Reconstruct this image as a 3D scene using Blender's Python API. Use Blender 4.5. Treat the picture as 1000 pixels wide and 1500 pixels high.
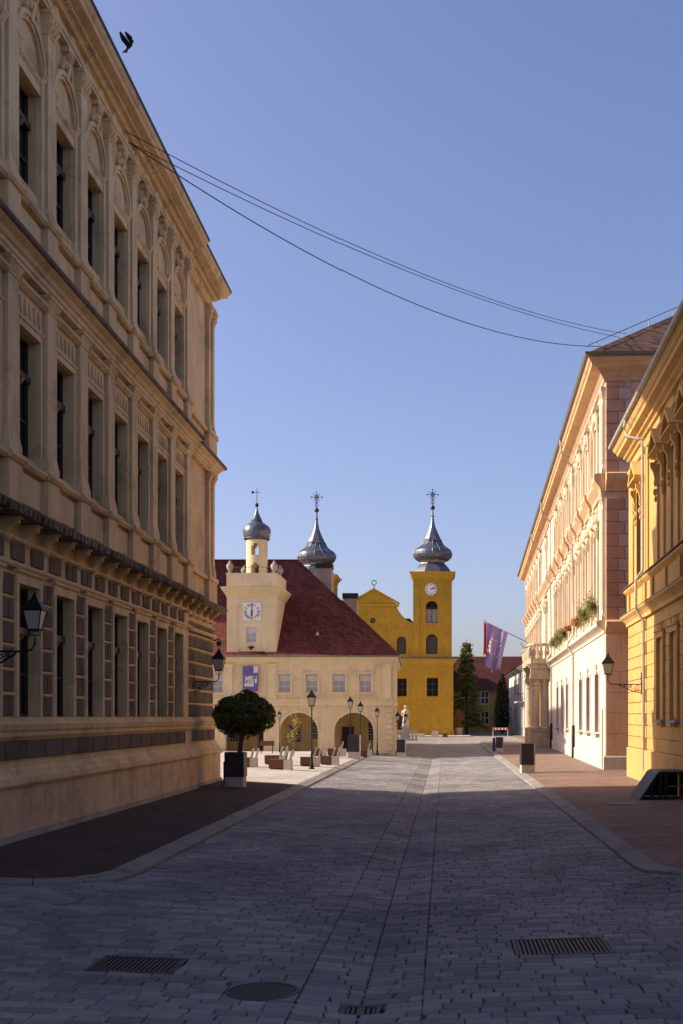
import bpy, bmesh, math, random
from math import sin, cos, pi, radians
from mathutils import Vector, Matrix

random.seed(7)
for o in list(bpy.data.objects):
    bpy.data.objects.remove(o)
S = bpy.context.scene
COL = S.collection

# ------------------------------------------------------------------ camera, sky, sun, exposure
cam_d = bpy.data.cameras.new('camera')
cam = bpy.data.objects.new('camera', cam_d)
COL.objects.link(cam)
cam.location = (0, 0, 2.6)
cam.rotation_euler = (pi / 2, 0, 0)
cam_d.sensor_fit = 'VERTICAL'
cam_d.sensor_height = 36
cam_d.lens = 1600 / 1500 * 36
cam_d.shift_x = -0.1
cam_d.shift_y = 0.2
cam_d.clip_end = 3000
S.camera = cam

SUN_AZ = radians(-1.5)      # light travels towards +X, turned this much towards +Y
SUN_EL = radians(30)
W = bpy.data.worlds.new('World')
S.world = W
W.use_nodes = True
wn, wl = W.node_tree.nodes, W.node_tree.links
bg = wn['Background']
sky = wn.new('ShaderNodeTexSky')
sky.sky_type = 'NISHITA'
sky.sun_disc = False
sky.sun_elevation = SUN_EL
sky.sun_rotation = radians(270) - SUN_AZ
sky.altitude = 100
sky.air_density = 1.0
sky.dust_density = 2.4
sky.ozone_density = 4.3
tint = wn.new('ShaderNodeMix')
tint.data_type = 'RGBA'
tint.blend_type = 'MULTIPLY'
tint.inputs['Factor'].default_value = 1
tint.inputs['B'].default_value = (1.23, 1.0, 1.04, 1)
wl.new(sky.outputs[0], tint.inputs['A'])
wl.new(tint.outputs['Result'], bg.inputs[0])
bg.inputs[1].default_value = 0.12
sun_d = bpy.data.lights.new('sun', 'SUN')
sun_d.energy = 4.6
sun_d.angle = radians(0.5)
sun_d.color = (1.0, 0.87, 0.68)
sun = bpy.data.objects.new('sun', sun_d)
COL.objects.link(sun)
sun.location = (-60, -10, 60)
ld = Vector((cos(SUN_AZ) * cos(SUN_EL), sin(SUN_AZ) * cos(SUN_EL), -sin(SUN_EL)))
sun.rotation_euler = ld.to_track_quat('-Z', 'Y').to_euler()
S.view_settings.view_transform = 'Standard'
S.view_settings.look = 'None'
S.view_settings.exposure = 0.66
S.view_settings.gamma = 1
S.view_settings.use_curve_mapping = False
S.render.engine = 'CYCLES'
S.cycles.max_bounces = 6
S.cycles.diffuse_bounces = 4
S.cycles.glossy_bounces = 3

# ------------------------------------------------------------------ materials
MATS = {}


def new_mat(name):
    m = bpy.data.materials.new(name)
    m.use_nodes = True
    nt = m.node_tree
    return m, nt.nodes, nt.links, nt.nodes['Principled BSDF']


def ramp(n, l, src, stops):
    r = n.new('ShaderNodeValToRGB')
    els = r.color_ramp.elements
    while len(els) < len(stops):
        els.new(0.5)
    for e, (p, c) in zip(els, stops):
        e.position = p
        e.color = (*c, 1)
    l.new(src, r.inputs[0])
    return r.outputs[0]


def mul(c, k):
    return tuple(min(1, x * k) for x in c)


def pos_mapped(n, l, scale):
    g = n.new('ShaderNodeNewGeometry')
    mp = n.new('ShaderNodeMapping')
    mp.inputs['Scale'].default_value = scale
    l.new(g.outputs['Position'], mp.inputs[0])
    return mp.outputs[0]


def noise(n, l, vec, scale, detail=5, rough=0.6):
    t = n.new('ShaderNodeTexNoise')
    t.inputs['Scale'].default_value = scale
    t.inputs['Detail'].default_value = detail
    t.inputs['Roughness'].default_value = rough
    l.new(vec, t.inputs['Vector'])
    return t.outputs['Fac']


def mix(n, l, a, b, fac, mode='MIX'):
    x = n.new('ShaderNodeMix')
    x.data_type = 'RGBA'
    x.blend_type = mode
    for sock, v in ((x.inputs['Factor'], fac), (x.inputs['A'], a), (x.inputs['B'], b)):
        if hasattr(v, 'is_linked'):
            l.new(v, sock)
        elif isinstance(v, tuple):
            sock.default_value = (*v, 1)
        else:
            sock.default_value = v
    return x.outputs['Result']


def bump(n, l, b, h, strength, dist):
    bp = n.new('ShaderNodeBump')
    bp.inputs['Strength'].default_value = strength
    bp.inputs['Distance'].default_value = dist
    l.new(h, bp.inputs['Height'])
    l.new(bp.outputs[0], b.inputs['Normal'])


def plaster(name, col, var=0.18, streak=0.25, rough=0.9, bmp=0.25, stain=None, dirt=0.35):
    """lime plaster or stone: two scales of mottling, rain streaks, fine grain"""
    m, n, l, b = new_mat(name)
    p1 = pos_mapped(n, l, (1, 1, 1))
    big = noise(n, l, p1, 0.55, 6, 0.65)
    c = ramp(n, l, big, [(0.3, mul(col, 1 - var)), (0.55, col), (0.75, mul(col, 1 + var * 0.6))])
    p2 = pos_mapped(n, l, (2.4, 2.4, 0.22))
    st = noise(n, l, p2, 1.3, 5, 0.7)
    sc = stain or mul(col, 0.42)
    k = ramp(n, l, st, [(0.5, (0, 0, 0)), (0.78, (streak,) * 3)])
    c = mix(n, l, c, sc, k)
    fs_ = noise(n, l, pos_mapped(n, l, (7, 7, 0.5)), 1.0, 4, 0.75)
    c = mix(n, l, c, sc, ramp(n, l, fs_, [(0.56, (0, 0, 0)), (0.74, (streak * 0.7,) * 3)]))
    pa_ = noise(n, l, p1, 0.9, 3, 0.5)
    c = mix(n, l, c, ramp(n, l, pa_, [(0.57, (1, 1, 1)), (0.585, (1 - var * 0.7,) * 3), (0.66, (1 - var * 0.7,) * 3), (0.675, (1, 1, 1))]), 1.0, 'MULTIPLY')
    sm = noise(n, l, p1, 9, 4, 0.7)
    k2 = ramp(n, l, sm, [(0.55, (0, 0, 0)), (0.8, (dirt,) * 3)])
    c = mix(n, l, c, mul(col, 0.6), k2)
    l.new(c, b.inputs['Base Color'])
    b.inputs['Roughness'].default_value = rough
    b.inputs['Specular IOR Level'].default_value = 0.25
    fine = noise(n, l, p1, 30, 4, 0.7)
    bump(n, l, b, fine, bmp, 0.03)
    MATS[name] = m
    return m


def flat(name, col, rough=0.6, metal=0.0, var=0.15, scale=6, spec=0.4, bmp=0.0):
    m, n, l, b = new_mat(name)
    p = pos_mapped(n, l, (1, 1, 1))
    t = noise(n, l, p, scale, 4, 0.6)
    c = ramp(n, l, t, [(0.3, mul(col, 1 - var)), (0.7, mul(col, 1 + var))])
    l.new(c, b.inputs['Base Color'])
    b.inputs['Roughness'].default_value = rough
    b.inputs['Metallic'].default_value = metal
    b.inputs['Specular IOR Level'].default_value = spec
    if bmp:
        bump(n, l, b, t, bmp, 0.02)
    MATS[name] = m
    return m


def pieces(name, col, var=0.35, rough=0.85, hue=None):
    """stones laid one by one: each piece has a tone of its own"""
    m, n, l, b = new_mat(name)
    g = n.new('ShaderNodeNewGeometry')
    oi = n.new('ShaderNodeObjectInfo')
    ad = n.new('ShaderNodeMath')
    ad.operation = 'ADD'
    l.new(g.outputs['Random Per Island'], ad.inputs[0])
    l.new(oi.outputs['Random'], ad.inputs[1])
    fr = n.new('ShaderNodeMath')
    fr.operation = 'FRACT'
    l.new(ad.outputs[0], fr.inputs[0])
    h2 = hue or col
    c = ramp(n, l, fr.outputs[0], [(0.0, mul(col, 1 - var)), (0.35, mul(h2, 0.95)), (0.7, mul(col, 1.05)), (1.0, mul(col, 1 + var * 0.6))])
    p = pos_mapped(n, l, (1, 1, 1))
    big = noise(n, l, p, 0.35, 5, 0.6)
    c = mix(n, l, c, ramp(n, l, big, [(0.35, (0.68, 0.68, 0.7)), (0.65, (1.12, 1.1, 1.06))]), 1.0, 'MULTIPLY')
    sm = noise(n, l, p, 14, 5, 0.7)
    c = mix(n, l, c, ramp(n, l, sm, [(0.3, (0.72, 0.72, 0.72)), (0.7, (1.1, 1.1, 1.1))]), 0.8, 'MULTIPLY')
    l.new(c, b.inputs['Base Color'])
    b.inputs['Roughness'].default_value = rough
    b.inputs['Specular IOR Level'].default_value = 0.3
    bump(n, l, b, noise(n, l, p, 22, 5, 0.7), 0.5, 0.03)
    MATS[name] = m
    return m


def paving(name, col, mortar, bw, bh, var=0.2, off=0.5, rough=0.85, msize=0.02, rot=0.0):
    m, n, l, b = new_mat(name)
    g = n.new('ShaderNodeNewGeometry')
    mp = n.new('ShaderNodeMapping')
    mp.inputs['Rotation'].default_value = (0, 0, rot)
    l.new(g.outputs['Position'], mp.inputs[0])
    br = n.new('ShaderNodeTexBrick')
    br.inputs['Scale'].default_value = 1
    br.inputs['Brick Width'].default_value = bw
    br.inputs['Row Height'].default_value = bh
    br.inputs['Mortar Size'].default_value = msize
    br.inputs['Color1'].default_value = (*mul(col, 1 - var), 1)
    br.inputs['Color2'].default_value = (*mul(col, 1 + var), 1)
    br.inputs['Mortar'].default_value = (*mortar, 1)
    br.offset = off
    l.new(mp.outputs[0], br.inputs['Vector'])
    big = noise(n, l, g.outputs['Position'], 0.4, 5, 0.65)
    c = mix(n, l, br.outputs['Color'], ramp(n, l, big, [(0.3, (0.75, 0.75, 0.76)), (0.7, (1.12, 1.1, 1.08))]), 1.0, 'MULTIPLY')
    sm = noise(n, l, g.outputs['Position'], 8, 5, 0.7)
    c = mix(n, l, c, ramp(n, l, sm, [(0.3, (0.8, 0.8, 0.8)), (0.7, (1.08, 1.08, 1.08))]), 1.0, 'MULTIPLY')
    l.new(c, b.inputs['Base Color'])
    b.inputs['Roughness'].default_value = rough
    b.inputs['Specular IOR Level'].default_value = 0.25
    bump(n, l, b, sm, 0.3, 0.02)
    MATS[name] = m
    return m


def tiles(name, col, var=0.3, su=5.0, sz=4.0, rough=0.85):
    """roof tiles too far away to tell apart: courses and tone changes"""
    m, n, l, b = new_mat(name)
    g = n.new('ShaderNodeNewGeometry')
    sp = n.new('ShaderNodeSeparateXYZ')
    l.new(g.outputs['Position'], sp.inputs[0])
    ad = n.new('ShaderNodeMath')
    ad.operation = 'ADD'
    l.new(sp.outputs[0], ad.inputs[0])
    l.new(sp.outputs[1], ad.inputs[1])
    cb = n.new('ShaderNodeCombineXYZ')
    l.new(ad.outputs[0], cb.inputs[0])
    l.new(sp.outputs[2], cb.inputs[1])
    br = n.new('ShaderNodeTexBrick')
    br.inputs['Scale'].default_value = 1
    br.inputs['Brick Width'].default_value = 1 / su
    br.inputs['Row Height'].default_value = 1 / sz
    br.inputs['Mortar Size'].default_value = 0.018
    br.inputs['Color1'].default_value = (*mul(col, 1 - var), 1)
    br.inputs['Color2'].default_value = (*mul(col, 1 + var), 1)
    br.inputs['Mortar'].default_value = (*mul(col, 0.5), 1)
    l.new(cb.outputs[0], br.inputs['Vector'])
    big = noise(n, l, g.outputs['Position'], 0.5, 5, 0.7)
    c = mix(n, l, br.outputs['Color'], ramp(n, l, big, [(0.3, (0.72, 0.72, 0.74)), (0.7, (1.2, 1.12, 1.05))]), 1.0, 'MULTIPLY')
    l.new(c, b.inputs['Base Color'])
    b.inputs['Roughness'].default_value = rough
    b.inputs['Specular IOR Level'].default_value = 0.2
    bump(n, l, b, br.outputs['Fac'], 0.6, -0.03)
    MATS[name] = m
    return m


def leafmat(name, c0, c1, c2):
    m, n, l, b = new_mat(name)
    g = n.new('ShaderNodeNewGeometry')
    c = ramp(n, l, g.outputs['Random Per Island'], [(0, c0), (0.6, c1), (1, c2)])
    l.new(c, b.inputs['Base Color'])
    b.inputs['Roughness'].default_value = 0.55
    b.inputs['Specular IOR Level'].default_value = 0.3
    tr = n.new('ShaderNodeBsdfTranslucent')
    l.new(c, tr.inputs[0])
    ms = n.new('ShaderNodeMixShader')
    ms.inputs[0].default_value = 0.25
    l.new(b.outputs[0], ms.inputs[1])
    l.new(tr.outputs[0], ms.inputs[2])
    l.new(ms.outputs[0], n['Material Output'].inputs[0])
    MATS[name] = m
    return m


plaster('school_plaster', (0.75, 0.545, 0.30), 0.24, 0.6)
plaster('school_trim', (0.78, 0.575, 0.32), 0.22, 0.65)
plaster('school_panel', (0.17, 0.13, 0.10), 0.3, 0.3, bmp=0.5)
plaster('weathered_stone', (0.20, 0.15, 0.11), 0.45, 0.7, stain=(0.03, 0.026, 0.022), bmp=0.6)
plaster('plinth_plaster', (0.72, 0.54, 0.37), 0.22, 0.6, bmp=0.4)
plaster('yellow_plaster', (0.60, 0.36, 0.12), 0.14, 0.35)
plaster('yellow_trim', (0.64, 0.41, 0.15), 0.14, 0.4)
plaster('palace_white', (0.65, 0.55, 0.405), 0.12, 0.4)
plaster('palace_ground', (0.645, 0.565, 0.455), 0.12, 0.4)
plaster('palace_peach', (0.60, 0.39, 0.235), 0.14, 0.3)
plaster('palace_pink', (0.66, 0.42, 0.31), 0.14, 0.35)
plaster('palace_orange', (0.68, 0.43, 0.23), 0.12, 0.3)
plaster('bounce_lit_peach', (0.80, 0.50, 0.29), 0.12, 0.3)  # peach brightened to stand for bounced light on the end wall
plaster('quoin_pink', (0.50, 0.26, 0.17), 0.12, 0.2)
plaster('quoin_pale', (0.52, 0.38, 0.33), 0.12, 0.2)
plaster('portal_stone', (0.52, 0.41, 0.28), 0.2, 0.5, stain=(0.12, 0.09, 0.05))
plaster('hall_cream', (0.66, 0.52, 0.315), 0.15, 0.4)
plaster('hall_trim', (0.68, 0.55, 0.34), 0.09, 0.22)
plaster('hall_tower', (0.70, 0.58, 0.38), 0.09, 0.2)
plaster('arcade_lit_plaster', (0.80, 0.57, 0.24), 0.15, 0.4)  # yellower, brighter plaster: the passage's warm light is put in its colour
plaster('church_ochre', (0.43, 0.25, 0.026), 0.16, 0.4)
plaster('church_trim', (0.48, 0.27, 0.03), 0.08, 0.3)
plaster('far_ochre', (0.42, 0.30, 0.08), 0.15, 0.3)
plaster('white_wall', (0.66, 0.66, 0.64), 0.1, 0.4)
plaster('grey_stone', (0.38, 0.34, 0.30), 0.25, 0.5, bmp=0.5)
plaster('concrete', (0.50, 0.44, 0.38), 0.15, 0.35)
plaster('kerb_stone', (0.30, 0.28, 0.25), 0.25, 0.2, bmp=0.6)
plaster('chimney_render', (0.40, 0.31, 0.28), 0.2, 0.5)
plaster('asphalt_brown', (0.075, 0.048, 0.040), 0.25, 0.1, bmp=0.5, dirt=0.5)
plaster('ground_earth', (0.12, 0.10, 0.08), 0.3, 0.1)
pieces('setts', (0.31, 0.30, 0.288), 0.27, 0.8, hue=(0.27, 0.27, 0.285))
plaster('grout', (0.07, 0.064, 0.06), 0.3, 0.1)
paving('far_setts', (0.33, 0.315, 0.29), (0.13, 0.12, 0.11), 0.4, 0.22, 0.2)
paving('square_slabs', (0.56, 0.52, 0.45), (0.34, 0.31, 0.27), 0.9, 0.45, 0.10)
paving('walk_bricks', (0.27, 0.185, 0.14), (0.14, 0.10, 0.08), 0.4, 0.2, 0.16, msize=0.012)
tiles('hall_roof', (0.125, 0.036, 0.028), 0.4)
tiles('far_roof', (0.10, 0.03, 0.026), 0.25)
tiles('palace_roof', (0.095, 0.055, 0.042), 0.55, 4.0, 3.5)
tiles('red_roof', (0.24, 0.07, 0.045), 0.3)
flat('zinc', (0.125, 0.135, 0.165), 0.42, 0.5, 0.35, 3, bmp=0.15)
flat('gutter_metal', (0.20, 0.19, 0.17), 0.5, 0.5, 0.2)
flat('pipe_metal', (0.42, 0.38, 0.33), 0.5, 0.2, 0.15)
flat('iron', (0.012, 0.012, 0.013), 0.45, 0.3, 0.3)
flat('dark_iron', (0.03, 0.026, 0.024), 0.6, 0.4, 0.4, 20)
flat('cast_iron', (0.07, 0.062, 0.058), 0.6, 0.4, 0.4, 20)
flat('window_wood', (0.055, 0.035, 0.028), 0.55, 0, 0.3)
flat('white_wood', (0.62, 0.60, 0.58), 0.6, 0, 0.1)
flat('grey_shutter', (0.40, 0.39, 0.38), 0.7, 0, 0.12, 8)
flat('pale_blind', (0.52, 0.51, 0.50), 0.8, 0, 0.08)
flat('belfry_louvre', (0.06, 0.05, 0.04), 0.7, 0, 0.3)
flat('dark_door', (0.055, 0.012, 0.014), 0.5, 0, 0.2)
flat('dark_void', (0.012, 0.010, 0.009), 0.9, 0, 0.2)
flat('planter_black', (0.022, 0.022, 0.024), 0.5, 0, 0.3, 10)
flat('bench_wood', (0.12, 0.048, 0.028), 0.65, 0, 0.3, 12)
flat('clock_white', (0.74, 0.74, 0.75), 0.5, 0, 0.05)
flat('clock_black', (0.01, 0.01, 0.01), 0.5)
flat('copper_ball', (0.09, 0.035, 0.025), 0.45, 0.4)
flat('bark', (0.10, 0.075, 0.055), 0.9, 0, 0.3, 15, bmp=0.4)
flat('flag_purple', (0.27, 0.20, 0.46), 0.75, 0, 0.1, 2)
flat('flag_red', (0.55, 0.05, 0.06), 0.75, 0, 0.1, 2)
flat('flag_yellow', (0.75, 0.58, 0.13), 0.75, 0, 0.05)
flat('pole_wood', (0.30, 0.25, 0.20), 0.6, 0, 0.2)
flat('feather', (0.028, 0.028, 0.034), 0.6, 0, 0.5, 30)
flat('barrier_red', (0.55, 0.04, 0.03), 0.5)
flat('barrier_white', (0.75, 0.74, 0.72), 0.5)
flat('bin_blue', (0.03, 0.05, 0.16), 0.5)
flat('ramp_black', (0.016, 0.016, 0.018), 0.45, 0.2, 0.3)
flat('road_plate', (0.30, 0.25, 0.20), 0.7)
flat('cable', (0.02, 0.02, 0.022), 0.6)
leafmat('globe_leaves', (0.045, 0.065, 0.02), (0.10, 0.125, 0.03), (0.22, 0.21, 0.05))
leafmat('spruce_leaves', (0.08, 0.14, 0.035), (0.18, 0.23, 0.05), (0.34, 0.32, 0.08))
leafmat('flag_fabric', (0.30, 0.23, 0.50), (0.30, 0.23, 0.50), (0.30, 0.23, 0.50))
leafmat('cypress_leaves', (0.02, 0.025, 0.01), (0.03, 0.035, 0.014), (0.06, 0.06, 0.02))
leafmat('autumn_leaves', (0.30, 0.09, 0.03), (0.42, 0.16, 0.05), (0.5, 0.26, 0.08))
leafmat('yellow_leaves', (0.26, 0.19, 0.03), (0.4, 0.3, 0.05), (0.2, 0.18, 0.03))
leafmat('flower_leaves', (0.05, 0.10, 0.02), (0.12, 0.17, 0.03), (0.42, 0.16, 0.05))

m, n, l, b = new_mat('glass')
b.inputs['Base Color'].default_value = (0.012, 0.012, 0.014, 1)
b.inputs['Roughness'].default_value = 0.15
b.inputs['Specular IOR Level'].default_value = 0.16
MATS['glass'] = m
m, n, l, b = new_mat('lamp_glass')
b.inputs['Base Color'].default_value = (0.72, 0.69, 0.62, 1)
b.inputs['Roughness'].default_value = 0.25
b.inputs['Transmission Weight'].default_value = 0.0
tr = n.new('ShaderNodeBsdfTranslucent')
tr.inputs[0].default_value = (0.75, 0.72, 0.64, 1)
ms = n.new('ShaderNodeMixShader')
ms.inputs[0].default_value = 0.5
l.new(b.outputs[0], ms.inputs[1])
l.new(tr.outputs[0], ms.inputs[2])
l.new(ms.outputs[0], n['Material Output'].inputs[0])
MATS['lamp_glass'] = m
# banner print: purple with a pale collage and a white corner block
m, n, l, b = new_mat('banner_print')
tc = n.new('ShaderNodeTexCoord')
sp = n.new('ShaderNodeSeparateXYZ')
l.new(tc.outputs['Generated'], sp.inputs[0])
vo = n.new('ShaderNodeTexVoronoi')
vo.inputs['Scale'].default_value = 9
l.new(tc.outputs['Generated'], vo.inputs['Vector'])
coll = ramp(n, l, vo.outputs['Color'], [(0.25, (0.06, 0.06, 0.05)), (0.5, (0.42, 0.40, 0.38)), (0.7, (0.62, 0.60, 0.6))])


def band(src, lo, hi):
    a = n.new('ShaderNodeMath'); a.operation = 'GREATER_THAN'; a.inputs[1].default_value = lo; l.new(src, a.inputs[0])
    c = n.new('ShaderNodeMath'); c.operation = 'LESS_THAN'; c.inputs[1].default_value = hi; l.new(src, c.inputs[0])
    d = n.new('ShaderNodeMath'); d.operation = 'MULTIPLY'; l.new(a.outputs[0], d.inputs[0]); l.new(c.outputs[0], d.inputs[1])
    return d.outputs[0]


def both(a, c):
    d = n.new('ShaderNodeMath'); d.operation = 'MULTIPLY'; l.new(a, d.inputs[0]); l.new(c, d.inputs[1])
    return d.outputs[0]


c = mix(n, l, (0.12, 0.085, 0.30), coll, both(band(sp.outputs[1], 0.12, 0.92), band(sp.outputs[2], 0.32, 0.62)))
c = mix(n, l, c, (0.62, 0.6, 0.66), both(band(sp.outputs[1], 0.10, 0.7), band(sp.outputs[2], 0.2, 0.31)))
c = mix(n, l, c, (0.6, 0.58, 0.62), both(band(sp.outputs[1], 0.7, 1.1), band(sp.outputs[2], 0.74, 1.1)))
l.new(c, b.inputs['Base Color'])
b.inputs['Roughness'].default_value = 0.7
MATS['banner_print'] = m

# ------------------------------------------------------------------ mesh helpers


def link(o, parent=None):
    COL.objects.link(o)
    if parent:
        o.parent = parent
    return o


class MB:
    def __init__(s):
        s.v = []
        s.f = []

    def add(s, vs, fs):
        o = len(s.v)
        s.v += [tuple(p) for p in vs]
        s.f += [tuple(i + o for i in f) for f in fs]
        return s

    def box(s, x0, x1, y0, y1, z0, z1):
        return s.add([(x0, y0, z0), (x1, y0, z0), (x1, y1, z0), (x0, y1, z0), (x0, y0, z1), (x1, y0, z1), (x1, y1, z1), (x0, y1, z1)],
                     [(0, 3, 2, 1), (4, 5, 6, 7), (0, 1, 5, 4), (1, 2, 6, 5), (2, 3, 7, 6), (3, 0, 4, 7)])

    def frustum(s, x0, x1, y0, y1, z0, X0, X1, Y0, Y1, z1):
        return s.add([(x0, y0, z0), (x1, y0, z0), (x1, y1, z0), (x0, y1, z0), (X0, Y0, z1), (X1, Y0, z1), (X1, Y1, z1), (X0, Y1, z1)],
                     [(0, 3, 2, 1), (4, 5, 6, 7), (0, 1, 5, 4), (1, 2, 6, 5), (2, 3, 7, 6), (3, 0, 4, 7)])

    def panel(s, x0, x1, y0, y1, z0, z1, bv):
        """block proud of a wall at x0, its face at x1 with chamfered edges"""
        return s.add([(x0, y0, z0), (x0, y1, z0), (x0, y1, z1), (x0, y0, z1),
                      (x1, y0 + bv, z0 + bv), (x1, y1 - bv, z0 + bv), (x1, y1 - bv, z1 - bv), (x1, y0 + bv, z1 - bv)],
                     [(4, 5, 6, 7), (0, 1, 5, 4), (1, 2, 6, 5), (2, 3, 7, 6), (3, 0, 4, 7)])

    def prism(s, poly, lo, hi, axis):
        """extrude a closed 2-D outline along an axis (0 x, 1 y, 2 z)"""
        n_ = len(poly)

        def pt(p, t):
            return (t, p[0], p[1]) if axis == 0 else ((p[0], t, p[1]) if axis == 1 else (p[0], p[1], t))
        return s.add([pt(p, lo) for p in poly] + [pt(p, hi) for p in poly],
                     [tuple(range(n_)), tuple(range(2 * n_ - 1, n_ - 1, -1))] + [(i, (i + 1) % n_, n_ + (i + 1) % n_, n_ + i) for i in range(n_)])

    def sweep(s, path, prof):
        """profile (offset, z) swept along a plan path, outward to the right, mitred"""
        P = [Vector((p[0], p[1])) for p in path]
        k = len(prof)
        vs = []
        for i, p in enumerate(P):
            ns = []
            for a, c in ((i - 1, i), (i, i + 1)):
                if a >= 0 and c < len(P):
                    t = (P[c] - P[a]).normalized()
                    ns.append(Vector((t.y, -t.x)))
            nn = sum(ns, Vector((0, 0))).normalized()
            sc = 1 / max(0.2, nn.dot(ns[0]))
            for o, z in prof:
                q = p + nn * sc * o
                vs.append((q.x, q.y, z))
        fs = []
        for i in range(len(P) - 1):
            for j in range(k):
                a, c = i * k + j, i * k + (j + 1) % k
                fs.append((a, c, c + k, a + k))
        fs.append(tuple(range(k)))
        fs.append(tuple(range((len(P) - 1) * k + k - 1, (len(P) - 1) * k - 1, -1)))
        return s.add(vs, fs)

    def lathe(s, prof, c=(0, 0, 0), seg=16, phase=0.0, sx=1, sy=1):
        vs = []
        for r, z in prof:
            for i in range(seg):
                a = 2 * pi * i / seg + phase
                vs.append((c[0] + r * cos(a) * sx, c[1] + r * sin(a) * sy, c[2] + z))
        fs = []
        for j in range(len(prof) - 1):
            for i in range(seg):
                k = (i + 1) % seg
                fs.append((j * seg + i, j * seg + k, (j + 1) * seg + k, (j + 1) * seg + i))
        fs.append(tuple(range(seg - 1, -1, -1)))
        fs.append(tuple((len(prof) - 1) * seg + i for i in range(seg)))
        return s.add(vs, fs)

    def tube(s, pts, r, seg=6, r1=None):
        P = [Vector(p) for p in pts]
        vs, n_ = [], len(P)
        for i, p in enumerate(P):
            t = (P[min(i + 1, n_ - 1)] - P[max(i - 1, 0)]).normalized()
            up = Vector((0, 0, 1)) if abs(t.z) < 0.9 else Vector((1, 0, 0))
            a = t.cross(up).normalized()
            c = t.cross(a)
            rr = r if r1 is None else r + (r1 - r) * i / (n_ - 1)
            for k in range(seg):
                an = 2 * pi * k / seg
                vs.append(tuple(p + a * rr * cos(an) + c * rr * sin(an)))
        fs = [(j * seg + i, j * seg + (i + 1) % seg, (j + 1) * seg + (i + 1) % seg, (j + 1) * seg + i) for j in range(n_ - 1) for i in range(seg)]
        fs.append(tuple(range(seg - 1, -1, -1)))
        fs.append(tuple((n_ - 1) * seg + i for i in range(seg)))
        return s.add(vs, fs)

    def arc(s, uc, zc, r0, r1, d0, d1, a0=0.0, a1=pi, n_=12):
        """arched band in the facade plane (y, z), depth along x"""
        vs, fs = [], []
        for i in range(n_ + 1):
            a = a0 + (a1 - a0) * i / n_
            for r, d in ((r0, d0), (r0, d1), (r1, d1), (r1, d0)):
                vs.append((d, uc + r * cos(a), zc + r * sin(a)))
        for i in range(n_):
            for j in range(4):
                k = (j + 1) % 4
                fs.append((i * 4 + j, i * 4 + k, i * 4 + 4 + k, i * 4 + 4 + j))
        fs += [(0, 1, 2, 3), (n_ * 4 + 3, n_ * 4 + 2, n_ * 4 + 1, n_ * 4)]
        return s.add(vs, fs)

    def wall(s, u0, u1, z0, z1, ops=(), depth=0.3, d=0.0):
        """wall face at x = d with openings (ua, ub, za, zb, arched) and their reveals"""
        def q(a, c, e, f):
            if c - a > 1e-5 and f - e > 1e-5:
                s.add([(d, a, e), (d, c, e), (d, c, f), (d, a, f)], [(0, 1, 2, 3)])
        cols = {}
        for op in ops:
            cols.setdefault((op[0], op[1]), []).append(op)
        u = u0
        for (a, c) in sorted(cols):
            q(u, a, z0, z1)
            z = z0
            for op in sorted(cols[(a, c)], key=lambda t: t[2]):
                za, zb = op[2], op[3]
                arched = len(op) > 4 and op[4]
                q(a, c, z, za)
                dd = d - depth
                s.add([(d, a, za), (dd, a, za), (dd, a, zb), (d, a, zb)], [(0, 1, 2, 3)])
                s.add([(d, c, za), (d, c, zb), (dd, c, zb), (dd, c, za)], [(0, 1, 2, 3)])
                if za > z0 + 1e-4:
                    s.add([(d, a, za), (d, c, za), (dd, c, za), (dd, a, za)], [(0, 1, 2, 3)])
                if not arched:
                    s.add([(d, a, zb), (dd, a, zb), (dd, c, zb), (d, c, zb)], [(0, 1, 2, 3)])
                    z = zb
                else:
                    r = (c - a) / 2
                    m_ = (a + c) / 2
                    rise = r * op[5] if len(op) > 5 else r
                    N = 12
                    zt = zb + rise + 0.02
                    pts = [(m_ - r * cos(pi * i / N), zb + rise * sin(pi * i / N)) for i in range(N + 1)]
                    for (ya, e), (yb, f) in zip(pts, pts[1:]):
                        s.add([(d, ya, e), (d, yb, f), (d, yb, zt), (d, ya, zt)], [(0, 1, 2, 3)])
                        s.add([(d, ya, e), (dd, ya, e), (dd, yb, f), (d, yb, f)], [(0, 1, 2, 3)])
                    z = zt
            q(a, c, z, z1)
            u = c
        q(u, u1, z0, z1)
        return s

    def mesh(s, name, mat, smooth=None, fix=True):
        me = bpy.data.meshes.new(name)
        me.from_pydata(s.v, [], s.f)
        if fix:
            bm = bmesh.new()
            bm.from_mesh(me)
            bmesh.ops.recalc_face_normals(bm, faces=bm.faces)
            bm.to_mesh(me)
            bm.free()
        me.materials.append(MATS[mat])
        if smooth is not None:
            for p in me.polygons:
                p.use_smooth = True
            me.set_sharp_from_angle(angle=radians(smooth))
        me.update()
        return me

    def build(s, name, mat, parent=None, loc=None, smooth=None, rot=None, fix=True):
        o = bpy.data.objects.new(name, s.mesh(name, mat, smooth, fix))
        link(o, parent)
        if loc:
            o.location = loc
        if rot:
            o.rotation_euler = rot
        return o


def inst(name, me, parent=None, loc=(0, 0, 0), rot=None, scale=None):
    o = bpy.data.objects.new(name, me)
    link(o, parent)
    o.location = loc
    if rot:
        o.rotation_euler = rot
    if scale:
        o.scale = scale
    return o


def tag(o, label, cat, group=None):
    o['label'] = label
    o['category'] = cat
    if group:
        o['group'] = group
    return o


def struct(o):
    o['kind'] = 'structure'
    return o


def empty(name, loc=(0, 0, 0), rz=0.0):
    o = bpy.data.objects.new(name, None)
    link(o)
    o.location = loc
    o.rotation_euler = (0, 0, rz)
    o.empty_display_size = 0.3
    return o


def copy_tree(o, parent=None):
    c = o.copy()
    link(c)
    c.parent = parent
    for ch in list(o.children):
        copy_tree(ch, c)
    return c


WIN = {}


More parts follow.
